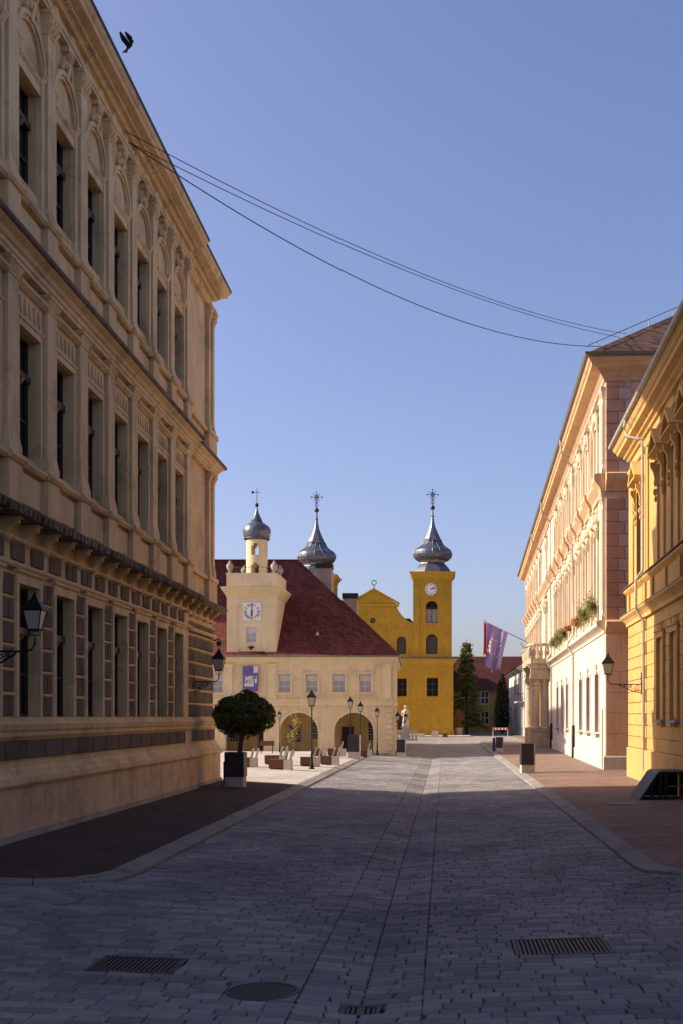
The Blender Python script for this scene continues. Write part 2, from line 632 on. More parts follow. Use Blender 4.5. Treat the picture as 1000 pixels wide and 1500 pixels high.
def window(parent, u, z, w, h, d, cols=2, rows=(0.66,), wood='window_wood', glass='glass', boss=False, bar=0.05, ledge=None):
    """window centred at u with its sill at z: frame > panes; meshes shared by size"""
    key = (round(w, 3), round(h, 3), cols, rows, wood, glass, boss, bar)
    if key not in WIN:
        f = MB()
        e = bar * 1.3
        f.box(0, 0.09, -w / 2, -w / 2 + e, 0, h).box(0, 0.09, w / 2 - e, w / 2, 0, h)
        f.box(0, 0.085, -w / 2 + e, w / 2 - e, 0, e).box(0, 0.085, -w / 2 + e, w / 2 - e, h - e, h)
        ys = [-w / 2 + e + (w - 2 * e) * i / cols for i in range(cols + 1)]
        zs = [e] + [h * r for r in rows] + [h - e]
        for y in ys[1:-1]:
            f.box(0, 0.075, y - bar / 2, y + bar / 2, e, h - e)
        for zz in zs[1:-1]:
            f.box(0, 0.08, -w / 2 + e, w / 2 - e, zz - bar * 0.6, zz + bar * 0.6)
        if boss:
            zz = h * rows[-1]
            f.box(0.08, 0.17, -w / 2 + e, w / 2 - e, zz - 0.08, zz + 0.07)
            f.frustum(0.08, 0.15, -0.07, 0.07, zz - 0.22, 0.08, 0.22, -0.1, 0.1, zz - 0.08)
        fm = f.mesh('window', wood)
        ps = []
        for i in range(cols):
            for j in range(len(zs) - 1):
                y0, y1, z0, z1 = ys[i], ys[i + 1], zs[j], zs[j + 1]
                ps.append(MB().box(0.02, 0.035, y0, y1, z0, z1).mesh('pane', glass))
        WIN[key] = (fm, ps)
    fm, ps = WIN[key]
    o = inst('window', fm, parent, (d, u, z))
    for p in ps:
        inst('pane', p, o)
    return o


# ------------------------------------------------------------------ ground levels
RX = [(-60, -0.10), (-9, 0.05), (-5.8, -0.12), (-5.4, -0.20), (-1.54, -0.36), (-0.88, -0.45), (-0.23, -0.38), (3.6, -0.27), (4.0, -0.2), (9, -0.12), (60, -0.1)]


def zroad(x, y):
    for (a, za), (c, zc) in zip(RX, RX[1:]):
        if x <= c:
            z = za + (zc - za) * (x - a) / (c - a)
            break
    if y > 80:
        k = min(1, (y - 80) / 60)
        z = z * (1 - k) + 0.0 * k
    return z


def sheet(name, xs, ys, zf, mat, parent=None):
    mb = MB()
    vs = [(x, y, zf(x, y)) for y in ys for x in xs]
    n_ = len(xs)
    fs = [(j * n_ + i, j * n_ + i + 1, (j + 1) * n_ + i + 1, (j + 1) * n_ + i) for j in range(len(ys) - 1) for i in range(n_ - 1)]
    mb.add(vs, fs)
    return mb.build(name, mat, parent, fix=False)


struct(MB().add([(-900, -300, -0.9), (900, -300, -0.9), (900, 1500, -0.9), (-900, 1500, -0.9)], [(0, 1, 2, 3)]).build('ground', 'ground_earth', fix=False))
YS = [-30, 0, 17, 19, 30, 43, 60, 80]
road = struct(sheet('road', [-60, -9, -5.8, -5.4, -1.54, -0.88, -0.23, 3.6, 4.0, 9, 60], YS, lambda x, y: zroad(x, y) - 0.075, 'grout'))
struct(sheet('far_street', [-60, -5.4, -1.54, -0.88, -0.23, 3.6, 4.0, 9, 60], [80, 95, 110, 125, 140, 260], lambda x, y: zroad(x, y) - 0.03, 'far_setts'))

# kerb lines (plan), left and right, both curving away near the camera
KL = [(-5.6, 79.5), (-5.6, 43.2), (-5.6, 24), (-5.6, 19.2), (-5.7, 18.5), (-6.0, 17.95), (-6.6, 17.55), (-7.6, 17.35), (-9.3, 17.3)]
KR = [(3.8, 118), (3.8, 24), (3.8, 20.8), (3.88, 20.1), (4.15, 19.5), (4.7, 19.1), (5.6, 18.95), (9.2, 18.9)]


def poly_area(name, kline, xout, mat, lift, y_from=None):
    """pavement sheet between a kerb line and a line at x = xout"""
    mb = MB()
    pts = []
    for (a, c) in zip(kline, kline[1:]):
        nseg = max(1, int(math.hypot(c[0] - a[0], c[1] - a[1]) / 4))
        for i in range(nseg):
            t = i / nseg
            pts.append((a[0] + (c[0] - a[0]) * t, a[1] + (c[1] - a[1]) * t))
    pts.append(kline[-1])
    if y_from:
        pts = [p for p in pts if p[1] <= y_from + 1e-4]
    k = 4
    vs = []
    for x, y in pts:
        for i in range(k + 1):
            xx = x + (xout - x) * i / k
            vs.append((xx, y, zroad(xx, y) + lift))
    fs = [(j * (k + 1) + i, j * (k + 1) + i + 1, (j + 1) * (k + 1) + i + 1, (j + 1) * (k + 1) + i) for j in range(len(pts) - 1) for i in range(k)]
    mb.add(vs, fs)
    return struct(mb.build(name, mat, fix=True))


poly_area('left_pavement', KL, -9.35, 'asphalt_brown', 0.045, 43.2)
poly_area('right_pavement', KR, 9.3, 'walk_bricks', 0.045)
struct(sheet('square_paving', [-60, -30, -9, -5.75], [43.2, 60, 80, 110, 150], lambda x, y: zroad(x, y) + 0.05, 'square_slabs'))
struct(sheet('far_right_pavement', [9.3, 20, 40], [40, 118, 150], lambda x, y: zroad(x, y) + 0.05, 'walk_bricks'))


def kerb(name, kline, w=0.4):
    root = struct(empty(name))
    # resample the line into stones about 1 m long whose ends meet
    pts = []
    for (a, c) in zip(kline, kline[1:]):
        L = math.hypot(c[0] - a[0], c[1] - a[1])
        n_ = max(1, round(L / (1.0 if L < 30 else 1.2)))
        pts += [Vector(a).lerp(Vector(c), i / n_) for i in range(n_)]
    pts.append(Vector(kline[-1]))
    nrm = []
    for i in range(len(pts)):
        t = (pts[min(i + 1, len(pts) - 1)] - pts[max(i - 1, 0)]).normalized()
        nrm.append(Vector((t.y, -t.x)))
    for i in range(len(pts) - 1):
        p, q, n0, n1 = pts[i], pts[i + 1], nrm[i], nrm[i + 1]
        m_ = (p + q) / 2
        g = 0.009 / (q - p).length
        a, c = p.lerp(q, g), q.lerp(p, g)
        z = random.uniform(0.048, 0.056)
        b_ = MB()
        vs = []
        for (e, zz) in ((w / 2, -0.2), (w / 2, None), (w / 2 - 0.012, 1)):
            for (pt_, nn, s_) in ((a, n0, -1), (c, n1, -1), (c, n1, 1), (a, n0, 1)):
                v = pt_ + nn * e * s_
                zr = zroad(v.x, v.y) if zz != -0.2 else zroad(m_.x, m_.y)
                vs.append((v.x - m_.x, v.y - m_.y, (zr + zz) if zz == -0.2 else zr + z - (0.012 if zz is None else 0)))
        b_.add(vs, [(0, 1, 5, 4), (1, 2, 6, 5), (2, 3, 7, 6), (3, 0, 4, 7), (4, 5, 9, 8), (5, 6, 10, 9), (6, 7, 11, 10), (7, 4, 8, 11), (8, 9, 10, 11)])
        b_.build('kerb_stone', 'kerb_stone', root, (m_.x, m_.y, 0))
    return root


kerb('left_kerb', KL)
kerb('right_kerb', KR[:1] + [(3.8, 60)] + KR[1:])

# ------------------------------------------------------------------ the stone setts, row by row
DEP = 0.196
ROW0 = 8.4
# openings left in the rows for iron covers: x from, x to, first row, last row
HOLES = [(-4.05, -3.05, 20, 23), (-2.34, -1.54, 15, 18), (0.88, 2.1, 26, 30), (-1.08, -0.66, 14, 15)]


def hole_mid(h):
    return (h[0] + h[1]) / 2, ROW0 + DEP * (h[2] + h[3] + 1) / 2, h[1] - h[0] - 0.012, DEP * (h[3] - h[2] + 1) - 0.012


def kerb_x(kline, y):
    best = None
    for (a, c) in zip(kline, kline[1:]):
        lo, hi = min(a[1], c[1]), max(a[1], c[1])
        if lo <= y <= hi and hi > lo:
            return a[0] + (c[0] - a[0]) * (y - a[1]) / (c[1] - a[1])
    return best


LENS = (0.26, 0.33, 0.41, 0.50)
sett_me = {}
for L_ in LENS:
    for v_ in range(3):
        j = [random.uniform(-0.008, 0.008) for _ in range(8)]
        b_ = MB()
        hx, hy = L_ / 2 - 0.006, DEP / 2 - 0.011
        t = 0.012
        b_.add([(-hx, -hy, -0.09), (hx, -hy, -0.09), (hx, hy, -0.09), (-hx, hy, -0.09),
                (-hx + j[0], -hy + j[1], -0.012), (hx + j[2], -hy + j[3], -0.012), (hx + j[4], hy + j[5], -0.012), (-hx + j[6], hy + j[7], -0.012),
                (-hx + t + j[0], -hy + t + j[1], 0), (hx - t + j[2], -hy + t + j[3], 0), (hx - t + j[4], hy - t + j[5], 0), (-hx + t + j[6], hy - t + j[7], 0)],
               [(0, 1, 5, 4), (1, 2, 6, 5), (2, 3, 7, 6), (3, 0, 4, 7), (4, 5, 9, 8), (5, 6, 10, 9), (6, 7, 11, 10), (7, 4, 8, 11), (8, 9, 10, 11)])
        sett_me[(L_, v_)] = b_.mesh('sett', 'setts', fix=False)

stuff = MB()
singles = []
y = ROW0
row = 0
while y < 79:
    yc = y + DEP / 2
    if yc < 18.2:
        xl = -9.2 if yc < 17.31 else kerb_x(KL, yc) + 0.2
    else:
        xl = kerb_x(KL, yc) + 0.2
    xr = 8.8 if yc < 18.91 else kerb_x(KR, yc) - 0.2
    for (sa, sb, skew) in ((xl, -1.54, 0), (-1.54, -0.88, 0.12), (-0.88, -0.23, -0.12), (-0.23, xr, 0)):
        x = sa + (random.uniform(-0.25, 0) if skew == 0 else 0)
        first = True
        while x < sb - 0.05:
            L_ = random.choice(LENS)
            x1 = x + L_
            if sb - x1 < 0.14:
                x1 = sb
            xa = max(x, sa)
            ln = x1 - xa
            if ln < 0.08:
                x = x1
                continue
            cx = (xa + x1) / 2
            x = x1
            yy = yc + skew * (cx - (sa + sb) / 2) + 0.0
            lo_, hi_ = cx - ln / 2, cx + ln / 2
            for h in HOLES:
                if h[2] <= row <= h[3] and lo_ < h[1] and hi_ > h[0]:
                    if h[0] - lo_ > hi_ - h[1]:
                        hi_ = h[0]
                    else:
                        lo_ = h[1]
            ln = hi_ - lo_
            if ln < 0.05:
                continue
            cx = (lo_ + hi_) / 2
            zc = zroad(cx, yy) + random.uniform(-0.004, 0.004)
            sl = (zroad(cx + ln * 0.45, yy) - zroad(cx - ln * 0.45, yy)) / (ln * 0.9)
            tx, ty = random.uniform(-0.012, 0.012), random.uniform(-0.015, 0.015)
            px, py = 650 + 1600 * cx / yy, 1050 + 1600 * (2.6 - zc) / yy
            if -20 < px < 1020 and py < 1515 and len(singles) < 292:
                me = sett_me[(L_, random.randrange(3))]
                inst('sett', me, road, (cx, yy, zc), (ty, -math.atan(sl) + tx, math.atan(skew)), (ln / L_, 1, 1))
                singles.append(1)
                continue
            g = 0.007
            hx, hy, t = ln / 2 - g + 0.001, DEP / 2 - g - 0.004, 0.012
            vs = []
            jit = [random.uniform(-0.007, 0.007) for _ in range(8)]
            for (ex, ey, ez) in ((0, 0, -0.08), (0, 0, -0.012), (t, t, 0.0)):
                for q, (kx, ky) in enumerate(((-1, -1), (1, -1), (1, 1), (-1, 1))):
                    lx, ly = kx * (hx - ex) + jit[q * 2], ky * (hy - ey) + jit[q * 2 + 1]
                    vs.append((cx + lx, yy + ly + skew * lx, zc + ez + lx * (sl + tx) + ly * ty))
            stuff.add(vs, [(0, 1, 5, 4), (1, 2, 6, 5), (2, 3, 7, 6), (3, 0, 4, 7), (4, 5, 9, 8), (5, 6, 10, 9), (6, 7, 11, 10), (7, 4, 8, 11), (8, 9, 10, 11)])
    y += DEP
    row += 1
so = stuff.build('setts', 'setts', road, fix=False)
so['kind'] = 'stuff'
#PART2

# ------------------------------------------------------------------ school building on the left (facade at x = -9)
school = tag(empty('school_building', (-9, 0, 0)), 'long three-storey beige building with arched top windows and dark stone panels', 'building')
B = 2.217
BAYS = [23.6 + B * k for k in range(-2, 7)]
PIERS = [b_ + B / 2 for b_ in BAYS]
UE = 38.55            # end of the front, start of the set-back end bay
UC = 43.25            # far corner
OPS = []
for uc in BAYS:
    OPS += [(uc - 0.6, uc + 0.6, 2.6, 5.42), (uc - 0.6, uc + 0.6, 8.2, 10.87), (uc - 0.6, uc + 0.6, 14.1, 16.34)]
w = MB().wall(-25, UE, -0.1, 19.3, OPS, 0.3)
w.add([(0, UE, -0.1), (-0.15, UE, -0.1), (-0.15, UE, 19.3), (0, UE, 19.3)], [(0, 1, 2, 3)])
w.wall(UE, UC, -0.1, 19.3, (), 0.3, -0.15)
w.add([(-0.15, UC, -0.1), (-15, UC - 2.25, -0.1), (-15, UC - 2.25, 19.3), (-0.15, UC, 19.3)], [(0, 1, 2, 3)])  # unseen end wall, slanted back to place the shadow edge
w.add([(-15, -25, -0.1), (-15, UC - 2.25, -0.1), (-15, UC - 2.25, 19.3), (-15, -25, 19.3)], [(0, 1, 2, 3)])
w.add([(0, -25, -0.1), (-15, -25, -0.1), (-15, -25, 19.3), (0, -25, 19.3)], [(0, 1, 2, 3)])
w.build('wall', 'school_plaster', school)
MB().box(-14.5, -0.6, -24.5, 40.5, 0, 19).build('inner_core', 'dark_void', school)
MB().add([(-0.1, -25, 19.45), (-15, -25, 19.45), (-15, UC - 2.3, 19.45), (-0.25, UC - 0.1, 19.45), (-7.5, -25, 29.5), (-7.5, UC - 1.2, 29.5)],
         [(0, 3, 5, 4), (1, 4, 5, 2), (3, 2, 5), (0, 4, 1)]).build('roof', 'far_roof', school)  # unseen from the street; ridge raised so its shadow covers the yellow house
PATH = [(0, -25), (0, UE), (-0.15, UE), (-0.15, UC), (-3, UC - 0.43)]


def course(name, prof, mat, path=PATH, parent=school):
    return MB().sweep(path, prof).build(name, mat, parent)


course('plinth', [(-0.1, -0.15), (0.26, -0.15), (0.26, 1.16), (-0.1, 1.16)], 'plinth_plaster')
# stone foot, laid in lengths
for u in [12 + 1.9 * i for i in range(14)]:
    MB().frustum(0.25, 0.36, u + 0.008, u + 1.892, -0.1, 0.25, 0.31, u + 0.008, u + 1.892, 0.20).build('foot_stone', 'grey_stone', school)
MB().sweep([(-0.15, UE + 0.3), (-0.15, UC), (-3, UC - 0.43)], [(0.25, -0.1), (0.36, -0.1), (0.31, 0.19), (0.25, 0.19)]).build('foot_stone', 'grey_stone', school)
course('plinth_moulding', [(-0.1, 1.165), (0.32, 1.165), (0.35, 1.22), (0.33, 1.34), (0.24, 1.40), (0.21, 1.50), (0.13, 1.55), (0.13, 1.66), (-0.1, 1.66)], 'school_trim')
course('panel_backing', [(-0.1, 1.665), (0.09, 1.665), (0.09, 2.14), (-0.1, 2.14)], 'school_trim')
pan = MB().panel(0.092, 0.125, 0, 1.06, 1.70, 2.11, 0.02).mesh('stone_panel', 'school_panel')
for i in range(24):
    if 14.4 + 1.1085 * i < UE - 1:
        inst('stone_panel', pan, school, (0, 14.4 + 1.1085 * i, 0))
for i in range(4):
    inst('stone_panel', pan, school, (-0.15, UE + 0.13 + 1.12 * i, 0))
course('sill_moulding', [(-0.1, 2.145), (0.12, 2.145), (0.16, 2.2), (0.16, 2.28), (0.2, 2.33), (0.22, 2.45), (0.13, 2.5), (0.12, 2.585), (-0.1, 2.585)], 'school_trim')
# ground floor piers: dark stone blocks between thin pale ledges
blk = [MB().panel(0.003, 0.045, -0.3, 0.3, 0, 0.40, 0.02).mesh('stone_block', 'school_panel'),
       MB().panel(0.003, 0.045, -0.3, -0.02, 0, 0.40, 0.02).panel(0.003, 0.045, 0.02, 0.3, 0, 0.40, 0.02).mesh('stone_block', 'school_panel')]
led = MB().prism([(0.003, 0), (0.055, 0.015), (0.07, 0.045), (0.03, 0.075), (0.003, 0.08)], -0.335, 0.335, 1).mesh('ledge', 'school_trim')
for i, u in enumerate(PIERS):
    if u < 13:
        continue
    for r in range(6):
        z = 2.62 + 0.503 * r
        if u < UE - 0.7:
            inst('stone_block', blk[(i * 5 + r * 3) % 4 == 1], school, (0, u, z))
            inst('ledge', led, school, (0, u, z + 0.412))
for r in range(7):
    z = 2.62 + 0.503 * r
    ln = 1.52 if r % 2 else 1.1
    u = UE + 0.06
    while u < UC - 0.1:
        e = min(u + ln, UC - 0.02)
        MB().panel(-0.147, -0.105, u, e - 0.015, z, z + 0.38, 0.02).build('stone_block', 'school_panel', school)
        u = e + 0.015
    MB().sweep([(-0.15, UE + 0.02), (-0.15, UC), (-1, UC - 0.13)], [(0.003, z + 0.395), (0.075, z + 0.41), (0.09, z + 0.45), (0.04, z + 0.485), (0.003, z + 0.49)]).build('ledge', 'school_trim', school)
sg = MB()
for s_ in (-1, 1):
    a, c = sorted((s_ * 0.602, s_ * 0.74))
    sg.box(0.003, 0.075, a, c, 2.6, 5.42)
    a, c = sorted((s_ * 0.74, s_ * 0.772))
    sg.box(0.003, 0.045, a, c, 2.6, 5.42)
sg.box(0.003, 0.075, -0.772, 0.772, 5.423, 5.62)
sg.prism([(0.003, 5.622), (0.09, 5.622), (0.13, 5.66), (0.13, 5.70), (0.003, 5.70)], -0.83, 0.83, 1)
sgm = sg.mesh('window_surround', 'school_trim')
for uc in BAYS:
    inst('window_surround', sgm, school, (0, uc, 0))
    window(school, uc, 2.6, 1.2, 2.82, -0.29, 2, (0.33, 0.66), boss=True)
course('string_course', [(-0.1, 5.715), (0.10, 5.715), (0.14, 5.76), (0.14, 5.82), (0.05, 5.85), (-0.1, 5.85)], 'school_trim')
fpan = MB().panel(0.003, 0.045, -0.36, 0.36, 5.88, 6.24, 0.02).mesh('stone_panel', 'school_panel')
fpan2 = MB().panel(0.003, 0.045, -0.36, -0.02, 5.88, 6.24, 0.02).panel(0.003, 0.045, 0.02, 0.36, 5.88, 6.24, 0.02).mesh('stone_panel', 'school_panel')
for uc in BAYS:
    for k in (0, 1):
        if uc > 18:
            inst('stone_panel', fpan if random.random() < 0.45 else fpan2, school, (0, uc + (k - 0.5) * B / 2, 0))
course('frieze_moulding', [(-0.1, 6.27), (0.08, 6.27), (0.12, 6.31), (0.12, 6.35), (-0.1, 6.35)], 'school_trim')
brk = MB().prism([(0.003, 6.22), (0.06, 6.20), (0.10, 6.24), (0.11, 6.30), (0.08, 6.36), (0.09, 6.44), (0.16, 6.52), (0.27, 6.56), (0.31, 6.61), (0.31, 6.66), (0.003, 6.66)], -0.1, 0.1, 1)
brk.prism([(0.05, 6.20), (0.125, 6.24), (0.135, 6.31), (0.11, 6.37), (0.13, 6.44), (0.2, 6.5), (0.33, 6.56), (0.33, 6.62), (0.1, 6.64)], -0.04, 0.04, 1)
brk.box(0.003, 0.36, -0.14, 0.14, 6.662, 6.692)
brm = brk.mesh('bracket', 'school_trim')
for i in range(22):
    u = 16.8 + B / 2 * i
    if u < UE:
        inst('bracket', brm, school, (0, u, 0))
for u in (39.2, 40.3, 41.4, 42.5):
    inst('bracket', brm, school, (-0.15, u + 0.3, 0))
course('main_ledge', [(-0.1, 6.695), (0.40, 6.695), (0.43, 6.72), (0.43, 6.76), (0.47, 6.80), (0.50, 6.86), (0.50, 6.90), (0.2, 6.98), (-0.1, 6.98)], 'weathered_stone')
# blistered render hanging off the stained ledge
bl = MB()
for i in range(90):
    u = 15 + i * 0.265 + random.uniform(-0.08, 0.08)
    bl.frustum(0.43, 0.51 + random.uniform(0, 0.02), u, u + random.uniform(0.08, 0.2), 6.72 - random.uniform(0, 0.03), 0.45, 0.52, u, u + 0.15, 6.83 + random.uniform(0, 0.04))
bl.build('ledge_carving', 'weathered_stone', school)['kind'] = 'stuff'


def pilaster_mesh(w_, d_, z0, z1, cap, base, orders):
    m_ = MB()
    m_.box(0.003, d_ + 0.05, -w_ / 2 - 0.06, w_ / 2 + 0.06, z0, z0 + base * 0.45)
    m_.frustum(0.003, d_ + 0.04, -w_ / 2 - 0.05, w_ / 2 + 0.05, z0 + base * 0.45, 0.003, d_ + 0.005, -w_ / 2 - 0.005, w_ / 2 + 0.005, z0 + base)
    m_.box(0.003, d_, -w_ / 2, w_ / 2, z0 + base, z1 - cap)
    m_.box(0.003, d_ + 0.02, -w_ / 2 - 0.02, w_ / 2 + 0.02, z1 - cap, z1 - cap + 0.05)
    m_.frustum(0.003, d_ + 0.01, -w_ / 2 - 0.005, w_ / 2 + 0.005, z1 - cap + 0.05, 0.003, d_ + 0.09, -w_ / 2 - 0.09, w_ / 2 + 0.09, z1 - 0.09)
    m_.box(0.003, d_ + 0.11, -w_ / 2 - 0.11, w_ / 2 + 0.11, z1 - 0.09, z1)
    if orders:
        for s_ in (-1, 0, 1):
            y_ = s_ * w_ * 0.36
            m_.frustum(d_, d_ + 0.03, y_ - 0.05, y_ + 0.05, z1 - cap + 0.08, d_, d_ + 0.12, y_ - 0.08, y_ + 0.08, z1 - cap * 0.55)
            m_.frustum(d_, d_ + 0.05, y_ - 0.06, y_ + 0.06, z1 - cap * 0.55, d_, d_ + 0.14, y_ - 0.07, y_ + 0.07, z1 - 0.1)
    return m_


# pedestal course, sill line and giant pilasters of the first floor
pedm = MB().box(0.003, 0.2, -0.37, 0.37, 6.985, 7.86).mesh('pedestal', 'school_plaster')
pedp = MB().panel(0.003, 0.075, -0.62, 0.62, 7.12, 7.80, 0.02).mesh('parapet_panel', 'school_plaster')
sil = MB().prism([(0.003, 7.865), (0.16, 7.865), (0.22, 7.93), (0.22, 7.99), (0.12, 8.04), (0.003, 8.04)], -0.70, 0.70, 1).mesh('sill', 'school_trim')
psil = MB().prism([(0.003, 7.865), (0.24, 7.865), (0.30, 7.93), (0.30, 7.99), (0.22, 8.04), (0.003, 8.04)], -0.405, 0.405, 1).mesh('pedestal_cap', 'school_trim')
pm1 = pilaster_mesh(0.56, 0.15, 8.045, 12.02, 0.34, 0.42, False).mesh('pilaster', 'school_trim')
f1 = MB()
for s_ in (-1, 1):
    a, c = sorted((s_ * 0.602, s_ * 0.72))
    f1.box(0.003, 0.08, a, c, 8.06, 10.88)
    a, c = sorted((s_ * 0.72, s_ * 0.765))
    f1.box(0.003, 0.05, a, c, 8.06, 11.64)
f1.box(0.003, 0.08, -0.72, 0.72, 10.882, 11.03)
f1.box(0.003, 0.105, -0.75, 0.75, 11.032, 11.08)
f1.box(0.003, 0.06, -0.72, 0.72, 11.082, 11.64)
f1.prism([(0.003, 11.642), (0.10, 11.642), (0.2, 11.72), (0.2, 11.78), (0.003, 11.82)], -0.80, 0.80, 1)
f1m = f1.mesh('window_surround', 'school_trim')
dro = MB()
for k in range(5):
    y_ = -0.52 + 0.26 * k
    dro.prism([(y_ - 0.085, 11.5), (y_ + 0.085, 11.5), (y_ + 0.05, 11.25), (y_, 11.16), (y_ - 0.05, 11.25)], 0.06, 0.10, 0)
drm = dro.mesh('frieze_ornament', 'school_trim')
for uc in BAYS:
    inst('parapet_panel', pedp, school, (0, uc, 0))
    inst('sill', sil, school, (0, uc, 0))
    inst('window_surround', f1m, school, (0, uc, 0))
    inst('frieze_ornament', drm, school, (0, uc, 0))
    window(school, uc, 8.2, 1.2, 2.67, -0.29, 2, (0.33, 0.68), boss=True)
for u in PIERS:
    if u < UE:
        inst('pedestal', pedm, school, (0, u, 0))
        inst('pedestal_cap', psil, school, (0, u, 0))
        inst('pilaster', pm1, school, (0, u, 0))
course('entablature', [(-0.1, 12.03), (0.16, 12.03), (0.16, 12.13), (0.19, 12.14), (0.19, 12.25), (0.24, 12.28), (0.28, 12.36), (0.40, 12.44), (0.42, 12.46), (-0.1, 12.46)], 'school_trim')
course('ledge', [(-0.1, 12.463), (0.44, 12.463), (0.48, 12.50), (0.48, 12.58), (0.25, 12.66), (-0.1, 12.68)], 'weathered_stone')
# second floor: pedestals, sill line, pilasters with leafy capitals, arches with keystones
ped2 = MB().box(0.003, 0.18, -0.33, 0.33, 12.685, 13.52).mesh('pedestal', 'school_plaster')
pp2 = MB().panel(0.003, 0.07, -0.64, 0.64, 12.80, 13.44, 0.02).mesh('parapet_panel', 'school_plaster')
sl2 = MB().prism([(0.003, 13.525), (0.14, 13.525), (0.2, 13.59), (0.2, 13.66), (0.003, 13.70)], -0.735, 0.735, 1).mesh('sill', 'school_trim')
pc2 = MB().prism([(0.003, 13.525), (0.22, 13.525), (0.27, 13.59), (0.27, 13.66), (0.003, 13.70)], -0.37, 0.37, 1).mesh('pedestal_cap', 'school_trim')
pm2 = pilaster_mesh(0.44, 0.14, 13.705, 18.42, 0.5, 0.32, True).mesh('pilaster', 'school_trim')
ar = MB()
for s_ in (-1, 1):
    y_ = s_ * 0.735
    ar.box(0.003, 0.085, y_ - 0.09, y_ + 0.09, 13.9, 16.72)
    ar.box(0.003, 0.10, y_ - 0.11, y_ + 0.11, 13.705, 13.898)
    ar.frustum(0.003, 0.09, y_ - 0.095, y_ + 0.095, 16.722, 0.003, 0.14, y_ - 0.13, y_ + 0.13, 16.85)
    ar.box(0.003, 0.15, y_ - 0.135, y_ + 0.135, 16.852, 16.92)
ar.arc(0, 16.925, 0.66, 0.74, 0.003, 0.075)
ar.arc(0, 16.925, 0.745, 0.85, 0.003, 0.12)
arm = ar.mesh('arch', 'school_trim')
hd = MB().box(0.003, 0.07, -0.62, 0.62, 16.345, 16.56)
hd.prism([(0.003, 16.562), (0.08, 16.562), (0.13, 16.62), (0.13, 16.66), (0.003, 16.70)], -0.635, 0.635, 1)
hdm = hd.mesh('lintel', 'school_trim')
ky = MB()
ky.frustum(0.1, 0.16, -0.07, 0.07, 17.5, 0.1, 0.26, -0.11, 0.11, 17.95)
ky.lathe([(0.02, -0.17), (0.1, -0.12), (0.13, 0), (0.12, 0.1), (0.06, 0.17)], (0.22, 0, 18.1), 8)
ky.frustum(0.08, 0.24, -0.2, 0.2, 17.82, 0.08, 0.2, -0.1, 0.1, 18.0)
ky.box(0.003, 0.24, -0.13, 0.13, 18.26, 18.42)
for s_ in (-1, 1):
    ky.lathe([(0.02, -0.1), (0.08, -0.05), (0.09, 0.05), (0.02, 0.12)], (0.16, s_ * 0.21, 17.80), 7)
    ky.lathe([(0.02, -0.08), (0.06, -0.04), (0.06, 0.05), (0.02, 0.1)], (0.13, s_ * 0.36, 17.70), 7)
kym = ky.mesh('keystone', 'school_trim', 50)
rd = MB()
for i in range(4):
    pass
rd.add([(0.05 if j else 0.003, 0.15 * cos(2 * pi * i / 14), 18.86 + 0.17 * sin(2 * pi * i / 14)) for j in (0, 1) for i in range(14)] +
       [(0.09, 0.09 * cos(2 * pi * i / 14), 18.86 + 0.10 * sin(2 * pi * i / 14)) for i in range(14)],
       [(i, (i + 1) % 14, 14 + (i + 1) % 14, 14 + i) for i in range(14)] + [(14 + i, 14 + (i + 1) % 14, 28 + (i + 1) % 14, 28 + i) for i in range(14)] + [tuple(range(28, 42))])
rdm = rd.mesh('roundel', 'school_trim')
for uc in BAYS:
    inst('parapet_panel', pp2, school, (0, uc, 0))
    inst('sill', sl2, school, (0, uc, 0))
    inst('arch', arm, school, (0, uc, 0))
    inst('lintel', hdm, school, (0, uc, 0))
    inst('keystone', kym, school, (0, uc, 18.42 * 0.14), scale=(0.8, 0.8, 0.86))
    window(school, uc, 14.1, 1.2, 2.24, -0.29, 2, (0.33, 0.68), boss=True)
for u in PIERS:
    if u < UE:
        inst('pedestal', ped2, school, (0, u, 0))
        inst('pedestal_cap', pc2, school, (0, u, 0))
        inst('pilaster', pm2, school, (0, u, 0))
for i in range(20):
    u = 17.5 + B / 2 * i
    if u < UE - 0.2:
        inst('roundel', rdm, school, (0, u, 0))
for u in (40.0, 41.1, 42.2):
    inst('roundel', rdm, school, (-0.15, u, 0))
# end bay: flat walls with a pair of corner pilasters on each upper floor
for u in (42.15, 42.85):
    inst('pilaster', pm1, school, (-0.15, u, 0), scale=(1, 0.55, 1))
    inst('pilaster', pm2, school, (-0.15, u, 0), scale=(1, 0.7, 1))
for (z0, z1) in ((6.985, 7.86), (12.685, 13.52)):
    MB().box(-0.147, 0.02, 41.85, UC + 0.1, z0, z1).build('pedestal', 'school_plaster', school)
    MB().box(-0.147, 0.07, 41.8, UC + 0.15, z1 + 0.003, z1 + 0.17).build('pedestal_cap', 'school_trim', school)
    MB().box(-0.147, -0.02, UE + 0.05, 41.795, z1 + 0.003, z1 + 0.14).build('sill', 'school_trim', school)
course('architrave', [(-0.1, 18.43), (0.16, 18.43), (0.16, 18.51), (0.2, 18.53), (0.2, 18.60), (0.05, 18.62), (-0.1, 18.62)], 'school_trim')
course('cornice', [(-0.1, 19.08), (0.12, 19.08), (0.16, 19.14), (0.2, 19.16), (0.22, 19.27), (0.26, 19.30), (0.48, 19.35), (0.50, 19.37), (0.50, 19.47), (0.55, 19.51), (0.60, 19.60), (0.60, 19.63), (-0.1, 19.63)], 'school_trim')
dn = MB()
for i in range(170):
    u = 16 + i * 0.135
    if u < UE + 0.2:
        dn.box(0.2, 0.30, u, u + 0.075, 19.17, 19.285)
for i in range(33):
    dn.box(0.05, 0.15, UE + 0.5 + i * 0.135, UE + 0.575 + i * 0.135, 19.17, 19.285)
dn.build('dentils', 'school_trim', school)['kind'] = 'stuff'
course('roof_gutter', [(0.3, 19.633), (0.62, 19.633), (0.64, 19.70), (0.3, 19.72)], 'iron')

